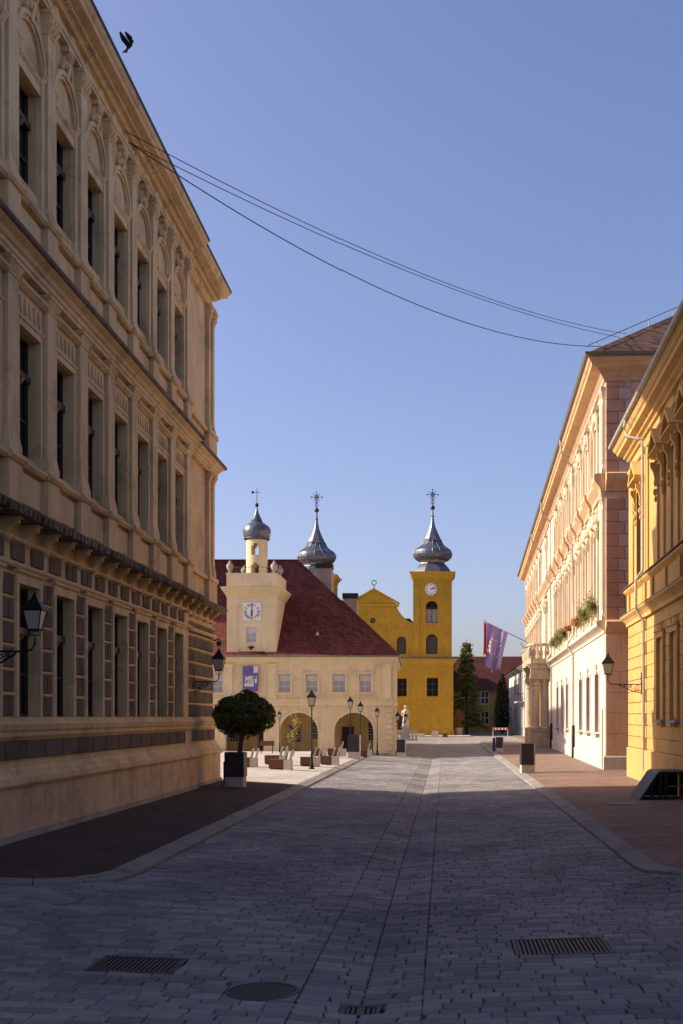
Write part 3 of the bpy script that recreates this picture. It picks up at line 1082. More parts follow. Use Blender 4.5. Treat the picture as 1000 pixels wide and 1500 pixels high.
# ------------------------------------------------------------------ yellow building on the right
SY = 0.0263
yell = tag(empty('yellow_building', (8.42, 49.5, 0), pi - SY), 'bright yellow two-storey house with triangular window hoods, half in shade', 'building')
YC = [8.4, 11.2, 14.0, 16.8]
ops = [(2.5, 3.7, 8.4, 12.2)]
for uc in YC:
    ops += [(uc - 0.62, uc + 0.62, 2.6, 5.6), (uc - 0.6, uc + 0.6, 8.4, 12.2)]
w = MB().wall(0, 40, -0.4, 14.6, ops, 0.32)
w.add([(0, 0, -0.4), (-14, 0, -0.4), (-14, 0, 14.6), (0, 0, 14.6)], [(0, 1, 2, 3)])
w.add([(0, 40, -0.4), (-14, 40, -0.4), (-14, 40, 14.6), (0, 40, 14.6)], [(0, 1, 2, 3)])
w.add([(-14, 0, -0.4), (-14, 40, -0.4), (-14, 40, 14.6), (-14, 0, 14.6)], [(0, 1, 2, 3)])
w.build('wall', 'yellow_plaster', yell)
MB().box(-13.5, -0.5, 0.5, 39.5, 0, 14.4).build('inner_core', 'dark_void', yell)
MB().add([(0.75, -0.75, 15.0), (0.75, 40, 15.0), (-14.5, 40, 15.0), (-14.5, -0.75, 15.0), (-7, 6.5, 18.5), (-7, 34, 18.5)],
         [(0, 1, 5, 4), (2, 3, 4, 5), (0, 4, 3), (1, 2, 5), (0, 3, 2, 1)]).build('roof', 'palace_roof', yell)
YP = [(-10, 0), (0, 0), (0, 40)]
YPr = [(-8, 0), (0, 0), (0, 40)]


def rsweep(name, prof, mat, parent, path):
    # outward lies to the left of this path: walk it backwards
    return MB().sweep(list(path), prof).build(name, mat, parent)


YP = [(0, 40), (0, 0), (-10, 0)]


def ysweep(name, prof, mat, path=YP):
    pth = [(p[0], p[1]) for p in path]
    # going from near to far the outside (+x) lies on the left, so offsets are negative
    return MB().sweep(pth, [(-o, z) for o, z in prof]).build(name, mat, yell)


ysweep('plinth', [(-0.1, -0.4), (0.14, -0.4), (0.14, 1.2), (0.10, 1.24), (-0.1, 1.24)], 'yellow_plaster')
# rusticated blocks of the ground floor, joints left open
z = 1.26
r = 0
YW = [(uc - 0.85, uc + 0.85) for uc in YC]
while z < 6.6:
    u = 0.0 - 0.03
    hgt = 0.49
    cuts = []
    while u < 17.5:
        L_ = 1.25 if (r % 2 == 0 or u > 0.2) else 0.65
        if u < 0 and r % 2:
            L_ = 0.68
        a, c = u, min(u + L_, 17.6)
        segs = [(a, c)]
        if z + hgt > 2.45 and z < 5.85:
            for (wa, wb) in YW:
                ns = []
                for (p, q) in segs:
                    if q <= wa or p >= wb:
                        ns.append((p, q))
                    else:
                        if p < wa:
                            ns.append((p, wa))
                        if q > wb:
                            ns.append((wb, q))
                segs = ns
        for (p, q) in segs:
            if q - p > 0.1:
                MB().panel(0.003, 0.035 + (0.05 if q <= 5.3 else 0), p + 0.006, q - 0.006, z + 0.006, z + hgt - 0.006, 0.012).build('stone_block', 'yellow_plaster', yell)
        u = c
    z += hgt
    r += 1
ysweep('string_course', [(-0.1, 6.66), (0.16, 6.66), (0.18, 6.8), (0.28, 6.92), (0.40, 7.02), (0.42, 7.10), (0.2, 7.2), (-0.1, 7.2)], 'yellow_trim')
MB().box(0.2, 0.44, -0.2, 39, 7.105, 7.13).build('ledge_flashing', 'gutter_metal', yell)
ysweep('parapet_course', [(-0.1, 7.21), (0.10, 7.21), (0.10, 8.05), (0.16, 8.1), (0.26, 8.2), (0.28, 8.28), (-0.1, 8.34)], 'yellow_plaster')
for (a, c) in ((-0.25, 4.9), (5.3, 39)):
    MB().box(0.02, 0.32, a, c, 8.345, 8.365).build('ledge_flashing', 'gutter_metal', yell)
for u in (0.55, 5.1, 6.9, 9.8, 12.6):
    MB().box(0.102, 0.19, u - 0.28, u + 0.28, 7.22, 8.04).build('pedestal', 'yellow_plaster', yell)
MB().box(0.003, 0.07, 0.02, 1.25, 8.35, 13.55).build('corner_pilaster', 'yellow_plaster', yell)
MB().box(0.003, 0.07, 4.75, 5.35, 8.37, 13.55).build('corner_pilaster', 'yellow_plaster', yell)
hood = MB()
for s_ in (-1, 1):
    a, c = sorted((s_ * 0.602, s_ * 0.74))
    hood.box(0.003, 0.09, a, c, 8.37, 12.21)
    a, c = sorted((s_ * 0.68, s_ * 0.84))
    hood.prism([(0.09, 11.45), (0.14, 11.4), (0.19, 11.52), (0.17, 11.75), (0.22, 12.0), (0.32, 12.15), (0.34, 12.34), (0.09, 12.34)], a, c, 1)
    hood.lathe([(0.02, -0.16), (0.08, -0.08), (0.09, 0.02), (0.05, 0.12)], (0.14, s_ * 0.76, 11.22), 7)
    hood.lathe([(0.02, -0.12), (0.06, -0.06), (0.06, 0.02), (0.03, 0.1)], (0.12, s_ * 0.76, 10.95), 7)
hood.box(0.003, 0.09, -0.74, 0.74, 12.212, 12.36)
hood.box(0.003, 0.16, -0.86, 0.86, 12.362, 12.5)
hood.prism([(0.003, 12.502), (0.2, 12.502), (0.42, 12.56), (0.42, 12.63), (0.003, 12.66)], -1.02, 1.02, 1)
for s_ in (-1, 1):
    hood.prism([(s_ * 1.02, 12.665), (s_ * 0.8, 12.665), (0.0, 13.26), (0.0, 13.46)], 0.003, 0.42, 0)
hood.prism([(-0.8, 12.668), (0.8, 12.668), (0, 13.25)], 0.003, 0.1, 0)
hood.lathe([(0.02, -0.2), (0.12, -0.1), (0.14, 0.05), (0.04, 0.2)], (0.12, 0, 12.88), 8)
hdm_y = hood.mesh('window_hood', 'yellow_trim', 35)
g_sur = MB()
for s_ in (-1, 1):
    a, c = sorted((s_ * 0.622, s_ * 0.80))
    g_sur.box(0.003, 0.13, a, c, 2.5, 5.6)
g_sur.box(0.003, 0.13, -0.80, 0.80, 5.602, 5.78)
g_sur.prism([(0.003, 5.782), (0.14, 5.782), (0.2, 5.83), (0.2, 5.87), (0.003, 5.9)], -0.86, 0.86, 1)
gsm = g_sur.mesh('window_surround', 'yellow_trim')
gsl = MB().box(0.003, 0.22, -0.9, 0.9, 2.40, 2.495).mesh('sill', 'grey_stone')
inst('window_hood', hdm_y, yell, (0, 3.1, 0))
window(yell, 3.1, 8.4, 1.2, 3.8, -0.31, 2, (0.38, 0.72))
for uc in YC:
    inst('window_hood', hdm_y, yell, (0, uc, 0))
    window(yell, uc, 8.4, 1.2, 3.8, -0.31, 2, (0.38, 0.72))
    window(yell, uc, 2.6, 1.24, 3.0, -0.31, 2, (0.38, 0.72))
    inst('window_surround', gsm, yell, (0, uc, 0))
    inst('sill', gsl, yell, (0, uc, 0))
ysweep('frieze_band', [(-0.1, 13.56), (0.09, 13.56), (0.12, 13.6), (0.12, 13.68), (0.05, 13.7), (-0.1, 13.7)], 'yellow_trim')
ysweep('cornice', [(-0.1, 14.15), (0.1, 14.15), (0.14, 14.24), (0.26, 14.30), (0.30, 14.42), (0.52, 14.50), (0.55, 14.62), (0.62, 14.68), (0.70, 14.82), (0.72, 14.92), (-0.1, 14.98)], 'yellow_trim')
gt = MB()
prof = [(0.70, 14.94), (0.75, 14.9), (0.86, 14.92), (0.9, 15.0), (0.88, 15.06), (0.70, 15.06)]
gt.sweep([(0, 40), (0, 0), (-9, 0)], [(-o, zz) for o, zz in prof])
gt.build('gutter', 'pipe_metal', yell)
MB().tube([(0.8, 4.2, 14.9), (0.86, 4.25, 14.6), (0.8, 4.35, 14.2), (0.3, 4.75, 13.98), (0.2, 4.82, 13.9), (0.19, 4.85, 13.3), (0.19, 4.85, 8.6), (0.46, 4.85, 8.2), (0.46, 4.85, 7.0), (0.15, 4.85, 6.5), (0.15, 4.85, 0.4)], 0.06, 8).build('downpipe', 'pipe_metal', yell, smooth=40)

# ------------------------------------------------------------------ peach and cream palace beyond it
SP = 0.0275
PL = 85.0
pal = tag(empty('palace', (8.17, 55.4, 0), pi - SP), 'long cream and peach baroque palace with columned portal and balcony', 'building')
PW = [Y_ - 0.85 - 55.4 for Y_ in (60, 64.5, 69)] + [Y_ - 0.85 - 55.4 for Y_ in (74.2, 79, 83.5, 88)] + [53.5, 58, 62.5, 67.0, 71.5, 76, 80.5]
PW = [-p for p in PW]
ops = []
for i, uc in enumerate(PW):
    if i != 3:
        ops += [(uc - 0.95, uc + 0.95, 1.75, 4.9)]
    ops += [(uc - 0.7, uc + 0.7, 8.8, 12.4), (uc - 0.65, uc + 0.65, 15.7, 18.2)]
ops += [(-46.2, -43.2, 0, 5.6, True), (-45.5, -43.9, 8.8, 12.4), (-45.35, -44.05, 15.7, 18.2)]
MB().wall(-PL, 0, -0.4, 7.2, [o for o in ops if o[2] < 6], 0.45).build('ground_floor_wall', 'palace_ground', pal)
MB().wall(-PL, 0, 7.2, 20.2, [o for o in ops if o[2] > 6], 0.34).build('wall', 'palace_white', pal)
w = MB()
w.add([(0, 0, -0.4), (-22, 0, -0.4), (-22, 0, 20.2), (0, 0, 20.2)], [(0, 1, 2, 3)])
w.add([(0, -PL, -0.4), (-22, -PL, -0.4), (-22, -PL, 20.2), (0, -PL, 20.2)], [(0, 1, 2, 3)])
w.add([(-22, 0, -0.4), (-22, -PL, -0.4), (-22, -PL, 20.2), (-22, 0, 20.2)], [(0, 1, 2, 3)])
w.build('end_wall', 'palace_pink', pal)['label'] = 'shaded pink end wall facing the lane'
MB().box(-21.5, -0.55, -PL + 0.5, -0.5, 0, 20).build('inner_core', 'dark_void', pal)
MB().add([(1.05, 1.05, 20.72), (-23, 1.05, 20.72), (-23, -PL - 1, 20.72), (1.05, -PL - 1, 20.72), (-11, -11, 29.3), (-11, -PL + 11, 29.3)],
         [(0, 1, 4), (1, 2, 5, 4), (2, 3, 5), (3, 0, 4, 5), (0, 3, 2, 1)]).build('roof', 'palace_roof', pal)
PP = [(0, -PL), (0, 0), (-20, 0)]
PS = lambda name, prof, mat, path=PP: MB().sweep(path, prof).build(name, mat, pal)
STREET = [(0, -PL), (0, -0.001)]
PS('plinth', [(-0.1, -0.4), (0.10, -0.4), (0.10, 0.55), (0.06, 0.62), (-0.1, 0.62)], 'palace_ground')
PS('ground_cornice', [(-0.1, 6.86), (0.07, 6.86), (0.1, 7.0), (0.25, 7.12), (0.42, 7.22), (0.45, 7.40), (0.3, 7.5), (-0.1, 7.5)], 'palace_orange', [(0.002, 0), (-20, 0)])
MB().sweep([(0, -PL), (0, 0)], [(-0.1, 6.86), (0.07, 6.86), (0.1, 7.0), (0.25, 7.12), (0.44, 7.22), (0.46, 7.40), (0.3, 7.505), (-0.1, 7.505)]).build('ground_cornice', 'palace_ground', pal)
PS('floor_cornice', [(-0.1, 14.05), (0.1, 14.05), (0.14, 14.25), (0.28, 14.4), (0.5, 14.6), (0.53, 14.85), (0.3, 14.95), (-0.1, 14.95)], 'palace_orange', [(0.002, 0), (-20, 0)])
# the street-side cornice breaks forward over every pier
pth = [(0, -PL)]
for u in sorted(PW + [-44.7]):
    for s_ in (-1, 1):
        c_ = u + s_ * 2.25 if False else u
u_p = sorted([p - 2.2 for p in PW])
pth = [(0, -PL)]
for u in u_p:
    if -PL + 1 < u < -0.8:
        pth += [(0, u - 0.45), (0.14, u - 0.45), (0.14, u + 0.45), (0, u + 0.45)]
pth += [(0, -0.9), (0.14, -0.9), (0.14, -0.02)]
MB().sweep(pth, [(-0.1, 14.05), (0.1, 14.05), (0.14, 14.25), (0.26, 14.4), (0.42, 14.6), (0.44, 14.87), (0.28, 14.96), (-0.1, 14.96)]).build('floor_cornice', 'palace_peach', pal)
PS('bed_moulding', [(-0.1, 19.62), (0.1, 19.62), (0.13, 19.75), (0.22, 19.86), (0.3, 19.98), (0.34, 20.06), (-0.1, 20.06)], 'palace_peach')
PS('cornice', [(-0.1, 20.063), (0.40, 20.063), (0.44, 20.15), (0.76, 20.22), (0.80, 20.36), (0.88, 20.42), (0.95, 20.54), (0.95, 20.62), (-0.1, 20.62)], 'palace_orange')
PS('gutter', [(0.92, 20.625), (1.1, 20.625), (1.16, 20.76), (0.92, 20.8)], 'gutter_metal')
# ground floor: flat frames, sills and keystones
fr = MB()
for s_ in (-1, 1):
    a, c = sorted((s_ * 0.952, s_ * 1.12))
    fr.box(0.003, 0.04, a, c, 1.7, 5.0)
fr.box(0.003, 0.04, -1.12, 1.12, 5.002, 5.12)
fr.frustum(0.003, 0.09, -0.11, 0.11, 4.9, 0.003, 0.12, -0.16, 0.16, 5.42)
frm = fr.mesh('window_surround', 'palace_ground')
slm = MB().box(0.003, 0.2, -1.14, 1.14, 1.58, 1.695).mesh('sill', 'grey_stone')
# first floor: tall frames under curved hoods with shells and volutes
h1 = MB()
for s_ in (-1, 1):
    a, c = sorted((s_ * 0.702, s_ * 0.92))
    h1.box(0.003, 0.11, a, c, 8.75, 12.41)
    h1.lathe([(0.03, -0.3), (0.12, -0.2), (0.15, 0), (0.09, 0.16), (0.13, 0.24), (0.04, 0.34)], (0.16, s_ * 0.92, 12.75), 8)
    h1.prism([(0.1, 12.05), (0.28, 12.2), (0.3, 12.45), (0.18, 12.5), (0.1, 12.5)], s_ * 0.92 - 0.12, s_ * 0.92 + 0.12, 1)
    h1.tube([(0.2, s_ * 0.3, 13.2), (0.25, s_ * 0.55, 13.1), (0.25, s_ * 0.8, 12.9), (0.2, s_ * 1.0, 13.0), (0.15, s_ * 1.1, 13.2)], 0.09, 6)
h1.box(0.003, 0.11, -0.92, 0.92, 12.412, 12.58)
h1.arc(0, 12.25, 1.05, 1.22, 0.003, 0.34, pi * 0.19, pi * 0.81, 10)
h1.lathe([(0.04, -0.4), (0.2, -0.25), (0.26, 0), (0.18, 0.22), (0.06, 0.4)], (0.14, 0, 13.1), 9)
h1.lathe([(0.03, -0.15), (0.12, 0), (0.03, 0.18)], (0.2, 0, 13.62), 8)
h1m = h1.mesh('window_hood', 'palace_white', 40)
apr = MB().box(0.003, 0.10, -0.98, 0.98, 7.51, 7.66).box(0.003, 0.14, -1.0, 1.0, 8.52, 8.66)
for k in range(6):
    apr.lathe([(0.05, 7.665), (0.06, 7.7), (0.085, 7.95), (0.04, 8.2), (0.05, 8.5), (0.06, 8.515)], (0.075, -0.8 + 0.32 * k, 0), 7)
aprm = apr.mesh('balustrade', 'palace_white', 50)
h2 = MB()
for s_ in (-1, 1):
    a, c = sorted((s_ * 0.652, s_ * 0.84))
    h2.box(0.003, 0.1, a, c, 15.5, 18.21)
    h2.lathe([(0.02, -0.3), (0.1, -0.2), (0.13, 0), (0.1, 0.15), (0.03, 0.28)], (0.14, s_ * 0.78, 18.55), 8)
    h2.tube([(0.12, s_ * 0.8, 18.9), (0.2, s_ * 0.55, 18.72), (0.22, s_ * 0.3, 18.75), (0.2, 0.0, 18.95)], 0.085, 6)
    h2.tube([(0.12, s_ * 0.88, 18.6), (0.14, s_ * 0.95, 18.3), (0.12, s_ * 0.9, 17.9)], 0.06, 6)
h2.box(0.003, 0.1, -0.84, 0.84, 18.212, 18.36)
h2.prism([(0.003, 18.98), (0.12, 18.98), (0.3, 19.05), (0.3, 19.14), (0.003, 19.2)], -1.0, 1.0, 1)
h2.lathe([(0.03, -0.3), (0.15, -0.18), (0.2, 0), (0.13, 0.15), (0.04, 0.3)], (0.1, 0, 18.68), 9)
h2.box(0.003, 0.18, -0.95, 0.95, 15.38, 15.498)
h2m = h2.mesh('window_hood', 'palace_white', 40)
for i, uc in enumerate(PW + [-44.7]):
    if i != 3 and uc != -44.7:
        inst('window_surround', frm, pal, (0, uc, 0))
        inst('sill', slm, pal, (0, uc, 0))
        window(pal, uc, 1.75, 1.9, 3.15, -0.43, 2, (0.6,))
    inst('window_hood', h1m, pal, (0, uc, 0))
    if uc != -44.7:
        inst('balustrade', aprm, pal, (0, uc, 0))
    window(pal, uc, 8.8, 1.4 if uc != -44.7 else 1.6, 3.6, -0.33, 2, (0.62,))
    inst('window_hood', h2m, pal, (0, uc, 0))
    window(pal, uc, 15.7, 1.3, 2.5, -0.33, 2, (0.62,))


def palpil(z0, z1, w_, cap):
    m_ = pilaster_mesh(w_, 0.13, z0, z1, cap, 0.4, True)
    return m_


pa1 = palpil(7.51, 14.0, 0.7, 0.6).mesh('pilaster', 'palace_white')
pa2 = palpil(14.97, 19.35, 0.66, 0.55).mesh('pilaster', 'palace_white')
fld1 = MB().box(0.135, 0.155, -0.24, 0.24, 8.1, 13.2).mesh('pilaster_field', 'palace_peach')
fld2 = MB().box(0.135, 0.155, -0.22, 0.22, 15.5, 18.6).mesh('pilaster_field', 'palace_peach')
jam1 = MB().box(0.003, 0.05, -0.16, 0.16, 7.6, 13.9).mesh('wall_strip', 'palace_peach')
jam2 = MB().box(0.003, 0.05, -0.16, 0.16, 15.0, 19.3).mesh('wall_strip', 'palace_peach')
for u in u_p + [-0.46]:
    if u < -PL + 1:
        continue
    p = inst('pilaster', pa1, pal, (0, u, 0))
    inst('pilaster_field', fld1, p)
    p = inst('pilaster', pa2, pal, (0, u, 0))
    inst('pilaster_field', fld2, p)
    for s_ in (-1, 1):
        if u < -1:
            inst('wall_strip', jam1, pal, (0, u + s_ * 0.68, 0))
            inst('wall_strip', jam2, pal, (0, u + s_ * 0.68, 0))
# end wall: alternating quoins, a pilaster, plain fields
z, k = 7.52, 0
while z < 19.3:
    if not (13.9 < z + 0.3 < 15.1):
        ln = 0.92 if k % 2 else 0.6
        MB().panel(0, 0.05, 0.0, ln, z + 0.02, z + 0.60, 0.02).build('quoin', 'quoin_pink', pal, (-0.03, 0.003, 0), rot=(0, 0, pi / 2))
        MB().panel(0, 0.04, ln + 0.015, 1.3, z + 0.02, z + 0.60, 0.02).build('quoin', 'quoin_pale', pal, (-0.03, 0.003, 0), rot=(0, 0, pi / 2))
    z += 0.62
    k += 1
for (z0, z1) in ((7.52, 14.0), (14.97, 19.35)):
    pilaster_mesh(1.1, 0.12, z0, z1, 0.7, 0.4, False).build('pilaster', 'palace_pink', pal, (-2.3, 0, 0), rot=(0, 0, pi / 2))
    pilaster_mesh(1.1, 0.12, z0, z1, 0.7, 0.4, False).build('pilaster', 'palace_pink', pal, (-5.2, 0, 0), rot=(0, 0, pi / 2))
    MB().box(-20, -1.4, 0.003, 0.06, z1 - 1.2, z1 - 1.05).build('string_course', 'palace_peach', pal)
for r, zz in enumerate((0.7, 1.75, 2.8, 3.85, 4.9, 5.9)):
    a = -0.02
    for i in range(8):
        ln = 0.75 if (i == 0 and r % 2) else 1.5
        MB().panel(0, 0.022, 0, ln - 0.02, zz, zz + (0.93 if r == 5 else 1.03), 0.008).build('stone_block', 'bounce_lit_peach', pal, (a, 0.003, 0), rot=(0, 0, pi / 2))
        a -= ln
# rainwater pipes
for u, sw in ((-16.6, True), (-37.2, True), (-0.3, False), (-53, True)):
    pts = [(0.2, u, 13.9), (0.16, u, 8.0), (0.5, u, 7.5), (0.5, u, 7.2), (0.14, u, 6.7), (0.14, u, -0.1)]
    if sw:
        pts = [(1.05, u + 0.9, 20.6), (1.0, u + 0.85, 20.0), (0.85, u + 0.7, 19.6), (0.3, u, 19.2), (0.24, u, 19.0), (0.24, u, 15.2), (0.55, u, 14.95), (0.55, u, 14.3)] + pts
    else:
        pts = [(0.13, u, 3.0), (0.13, u, -0.1)]
    MB().tube(pts, 0.075 if sw else 0.05, 8).build('downpipe', 'pipe_metal', pal, smooth=45)
    if u in (-16.6, -37.2):
        MB().lathe([(0.11, -0.1), (0.11, 2.0), (0.08, 2.05)], (0.14, u, 0), 10).build('pipe_shoe', 'iron', pal, smooth=45)
# portal: pedestals, columns, entablature blocks and a bowed stone balcony
for u in (-39.8, -49.6):
    for d in (0.5, 1.35):
        pd = MB().box(d - 0.5, d + 0.5, u - 0.5, u + 0.5, -0.35, 0.0).box(d - 0.43, d + 0.43, u - 0.43, u + 0.43, 0.002, 1.35).box(d - 0.5, d + 0.5, u - 0.5, u + 0.5, 1.352, 1.55)
        pd.build('column_pedestal', 'portal_stone', pal)
        pr = [(0.44, 1.56), (0.46, 1.62), (0.42, 1.7), (0.36, 1.76), (0.34, 1.8), (0.345, 3.0), (0.33, 4.2), (0.29, 5.3), (0.36, 5.34), (0.36, 5.4), (0.32, 5.44), (0.33, 5.55), (0.40, 5.68), (0.44, 5.75), (0.46, 5.86)]
        MB().lathe(pr, (d, u, 0), 20).build('column', 'portal_stone', pal, smooth=40)
    eb = MB().box(0.1, 1.8, u - 0.55, u + 0.55, 5.87, 6.3).box(0.1, 1.75, u - 0.5, u + 0.5, 6.302, 6.8)
    eb.prism([(0.1, 6.802), (1.75, 6.802), (1.95, 7.05), (2.0, 7.2), (0.1, 7.2)], u - 0.75, u + 0.75, 1)
    eb.build('entablature', 'portal_stone', pal)
MB().box(0.003, 0.28, -43.1, -42.4, -0.2, 6.2).box(0.003, 0.28, -47.0, -46.3, -0.2, 6.2).build('portal_surround', 'portal_stone', pal)
MB().box(-0.33, -0.25, -46.25, -43.15, -0.2, 7.1).build('door', 'window_wood', pal)
bp = [(0.1, -50.6), (1.5, -50.6), (1.95, -49.8), (2.1, -48.5), (1.85, -46.5), (2.0, -44.7), (1.85, -42.9), (2.1, -40.9), (1.95, -39.6), (1.5, -38.8), (0.1, -38.8)]
MB().prism(bp, 7.21, 7.62, 2).build('balcony_slab', 'portal_stone', pal)
par = empty('balcony_parapet')
par.parent = pal
bal = MB().lathe([(0.09, 7.63), (0.10, 7.72), (0.06, 7.8), (0.13, 8.1), (0.06, 8.5), (0.10, 8.65), (0.09, 8.73)], (0, 0, 0), 7).mesh('baluster', 'portal_stone', 50)
for (a, c) in zip(bp, bp[1:]):
    a, c = Vector(a), Vector(c)
    n_ = max(2, round((c - a).length / 0.36))
    for i in range(n_):
        p = a.lerp(c, (i + 0.5) / n_)
        inst('baluster', bal, par, (p.x - 0.13 * (p.x > 0.3), p.y, 0))
MB().sweep([(p[0], p[1]) for p in bp], [(-0.28, 8.735), (0.02, 8.735), (0.05, 8.85), (0.0, 8.98), (-0.28, 8.98)]).build('handrail', 'portal_stone', par)
for k in range(6):
    u = (-39.6, -41.2, -43.4, -46, -48.2, -49.8)[k]
    MB().lathe([(0.05, -0.5), (0.25, -0.2), (0.32, 0.1), (0.2, 0.4), (0.05, 0.5)], (1.9, u, 8.2), 7, sx=0.5).build('carved_boss', 'portal_stone', par, smooth=50)
# a coat of arms above the balcony door
MB().lathe([(0.05, -0.9), (0.5, -0.5), (0.65, 0.1), (0.45, 0.6), (0.1, 0.9)], (0.2, -44.7, 13.0), 10, sx=0.5).build('coat_of_arms', 'portal_stone', pal, smooth=50)
# lightning wire and hooks along the roof ridge
lw = MB().tube([(1.0, 1.0, 21.1), (-5, -5, 25.4), (-11, -11, 29.65)], 0.02, 5)
for i in range(7):
    t = 0.04 + i * 0.13
    x_, y_, z_ = 1.0 - 12 * t, 1.0 - 12 * t, 20.72 + 8.55 * t
    lw.tube([(x_, y_, z_ - 0.1), (x_, y_, z_ + 0.45)], 0.03, 5)
lw.build('lightning_wire', 'gutter_metal', pal)
#PART3

# ------------------------------------------------------------------ town hall with clock tower (front at y = 80)
HF = -pi / 2
hall = tag(empty('guard_house', (0, 80, 0), HF), 'cream arcaded guard house with dark red hipped roof and clock tower', 'building')
HX0, HX1 = -23.0, -3.75
ARC = [-14.57, -10.6, -6.6]
HWIN = [-19.95, -16.6, -11.65, -9.65, -7.7, -5.8]
ops = []
for a in ARC:
    ops.append((a - 1.4, a + 1.4, -0.12, 1.5, True))
upper = [(x - 0.45, x + 0.45, 4.4, 5.72) for x in HWIN]
w = MB()
w.wall(HX0, HX1, -0.4, 3.45, [(o[0], o[1], -0.4, o[3], True) for o in ops], 0.6)
w.wall(HX0, HX1, 3.45, 7.0, upper, 0.3)
w.add([(0, HX1, -0.4), (-17, HX1 - 0.45, -0.4), (-17, HX1 - 0.45, 7.0), (0, HX1, 7.0)], [(0, 1, 2, 3)])
w.add([(-17, HX1 - 0.45, -0.4), (-17, HX0, -0.4), (-17, HX0, 7.0), (-17, HX1 - 0.45, 7.0)], [(0, 1, 2, 3)])
w.add([(0, HX0, -0.4), (-17, HX0, -0.4), (-17, HX0, 7.0), (0, HX0, 7.0)], [(0, 1, 2, 3)])
w.build('wall', 'hall_cream', hall)
# arcade: back wall, floor and ceiling of the open passage
MB().add([(-3.2, HX0 + 0.2, -0.4), (-3.2, HX1 - 0.25, -0.4), (-3.2, HX1 - 0.25, 3.4), (-3.2, HX0 + 0.2, 3.4)], [(0, 1, 2, 3)]).build('arcade_wall', 'arcade_lit_plaster', hall)
MB().box(-3.2, -0.61, HX0 + 0.2, HX1 - 0.3, 3.38, 3.44).build('arcade_ceiling', 'arcade_lit_plaster', hall)
MB().box(-3.2, 0.25, HX0 + 0.2, HX1 - 0.3, -0.35, -0.04).build('arcade_step', 'grey_stone', hall)
MB().box(-16.5, -3.3, HX0 + 0.3, HX1 - 0.8, -0.3, 6.9).build('inner_core', 'dark_void', hall)
for x in HWIN:
    window(hall, x, 4.4, 0.9, 1.32, -0.29, 2, (0.33, 0.66), 'white_wood', 'grey_shutter')
    fr = MB()
    for s_ in (-1, 1):
        a, c = sorted((x + s_ * 0.452, x + s_ * 0.58))
        fr.box(0.003, 0.05, a, c, 4.36, 5.73)
    fr.box(0.003, 0.05, x - 0.58, x + 0.58, 5.732, 5.86)
    fr.box(0.003, 0.12, x - 0.66, x + 0.66, 4.25, 4.355)
    fr.box(0.003, 0.03, x - 0.66, x + 0.66, 6.0, 6.5)
    fr.build('window_surround', 'hall_trim', hall)
    MB().box(-0.195, -0.18, x - 0.43, x + 0.43, 5.30, 5.70).build('blind', 'pale_blind', hall)
HP = [(0, HX0), (0, HX1), (-17, HX1 - 0.45)]
HS = lambda name, prof, mat, path=HP: MB().sweep(path, prof).build(name, mat, hall)
HS('string_course', [(-0.1, 3.4), (0.06, 3.4), (0.1, 3.46), (0.1, 3.56), (0.04, 3.62), (0.04, 3.78), (0.09, 3.82), (0.09, 3.9), (-0.1, 3.9)], 'hall_trim')
HS('cornice', [(-0.1, 6.5), (0.05, 6.5), (0.08, 6.62), (0.2, 6.72), (0.34, 6.85), (0.36, 6.96), (-0.1, 6.96)], 'hall_trim')
HS('gutter', [(0.3, 6.965), (0.46, 6.965), (0.5, 7.06), (0.3, 7.1)], 'gutter_metal')
for x in (-12.55, -15.75, -4.2):
    pilaster_mesh(0.6, 0.07, 3.92, 6.48, 0.3, 0.2, False).build('pilaster', 'hall_trim', hall, (0, x, 0))
qm = [MB().panel(0.003, 0.05, -0.0, 0.55, 0, 0.36, 0.02).mesh('quoin', 'hall_trim'), MB().panel(0.003, 0.05, 0.18, 0.55, 0, 0.36, 0.02).mesh('quoin', 'hall_trim')]
for k in range(8):
    inst('quoin', qm[k % 2], hall, (0, HX1 - 0.57, 0.1 + k * 0.4))
aim = MB().arc(0, 1.5, 1.41, 1.55, 0.003, 0.05).mesh('arch_moulding', 'hall_trim')
imp = MB().box(0.003, 0.06, -0.62, 0.62, 1.38, 1.49).mesh('impost', 'hall_trim')
for a in ARC:
    inst('arch_moulding', aim, hall, (0, a, 0))
for x in (-12.58, -8.6, -4.7):
    pass
# arcade doors and barred windows in the back wall
for (x, z0, z1, hw) in ((-11.3, 0.65, 2.0, 0.5), (-9.75, 0.9, 2.2, 0.4), (-5.4, 0.8, 2.2, 0.45), (-15.8, 0.7, 2.0, 0.5)):
    window(hall, x, z0, hw * 2, z1 - z0, -3.19, 2, (0.33, 0.66), 'white_wood', 'glass', bar=0.04)
    gr = MB()
    for i in range(5):
        y_ = x - hw + hw * 2 * (i + 0.5) / 5
        gr.box(-3.04, -3.015, y_ - 0.012, y_ + 0.012, z0 - 0.05, z1 + 0.05)
    for i in range(3):
        gr.box(-3.06, -3.041, x - hw, x + hw, z0 + (z1 - z0) * (i + 0.5) / 3 - 0.012, z0 + (z1 - z0) * (i + 0.5) / 3 + 0.012)
    gr.build('window_grille', 'white_wood', hall)
for x in (-7.35, -13.6):
    MB().box(-3.19, -3.1, x - 0.45, x + 0.45, -0.03, 1.85).box(-3.1, -3.08, x - 0.02, x + 0.02, 0.0, 1.83).build('door', 'dark_door', hall)
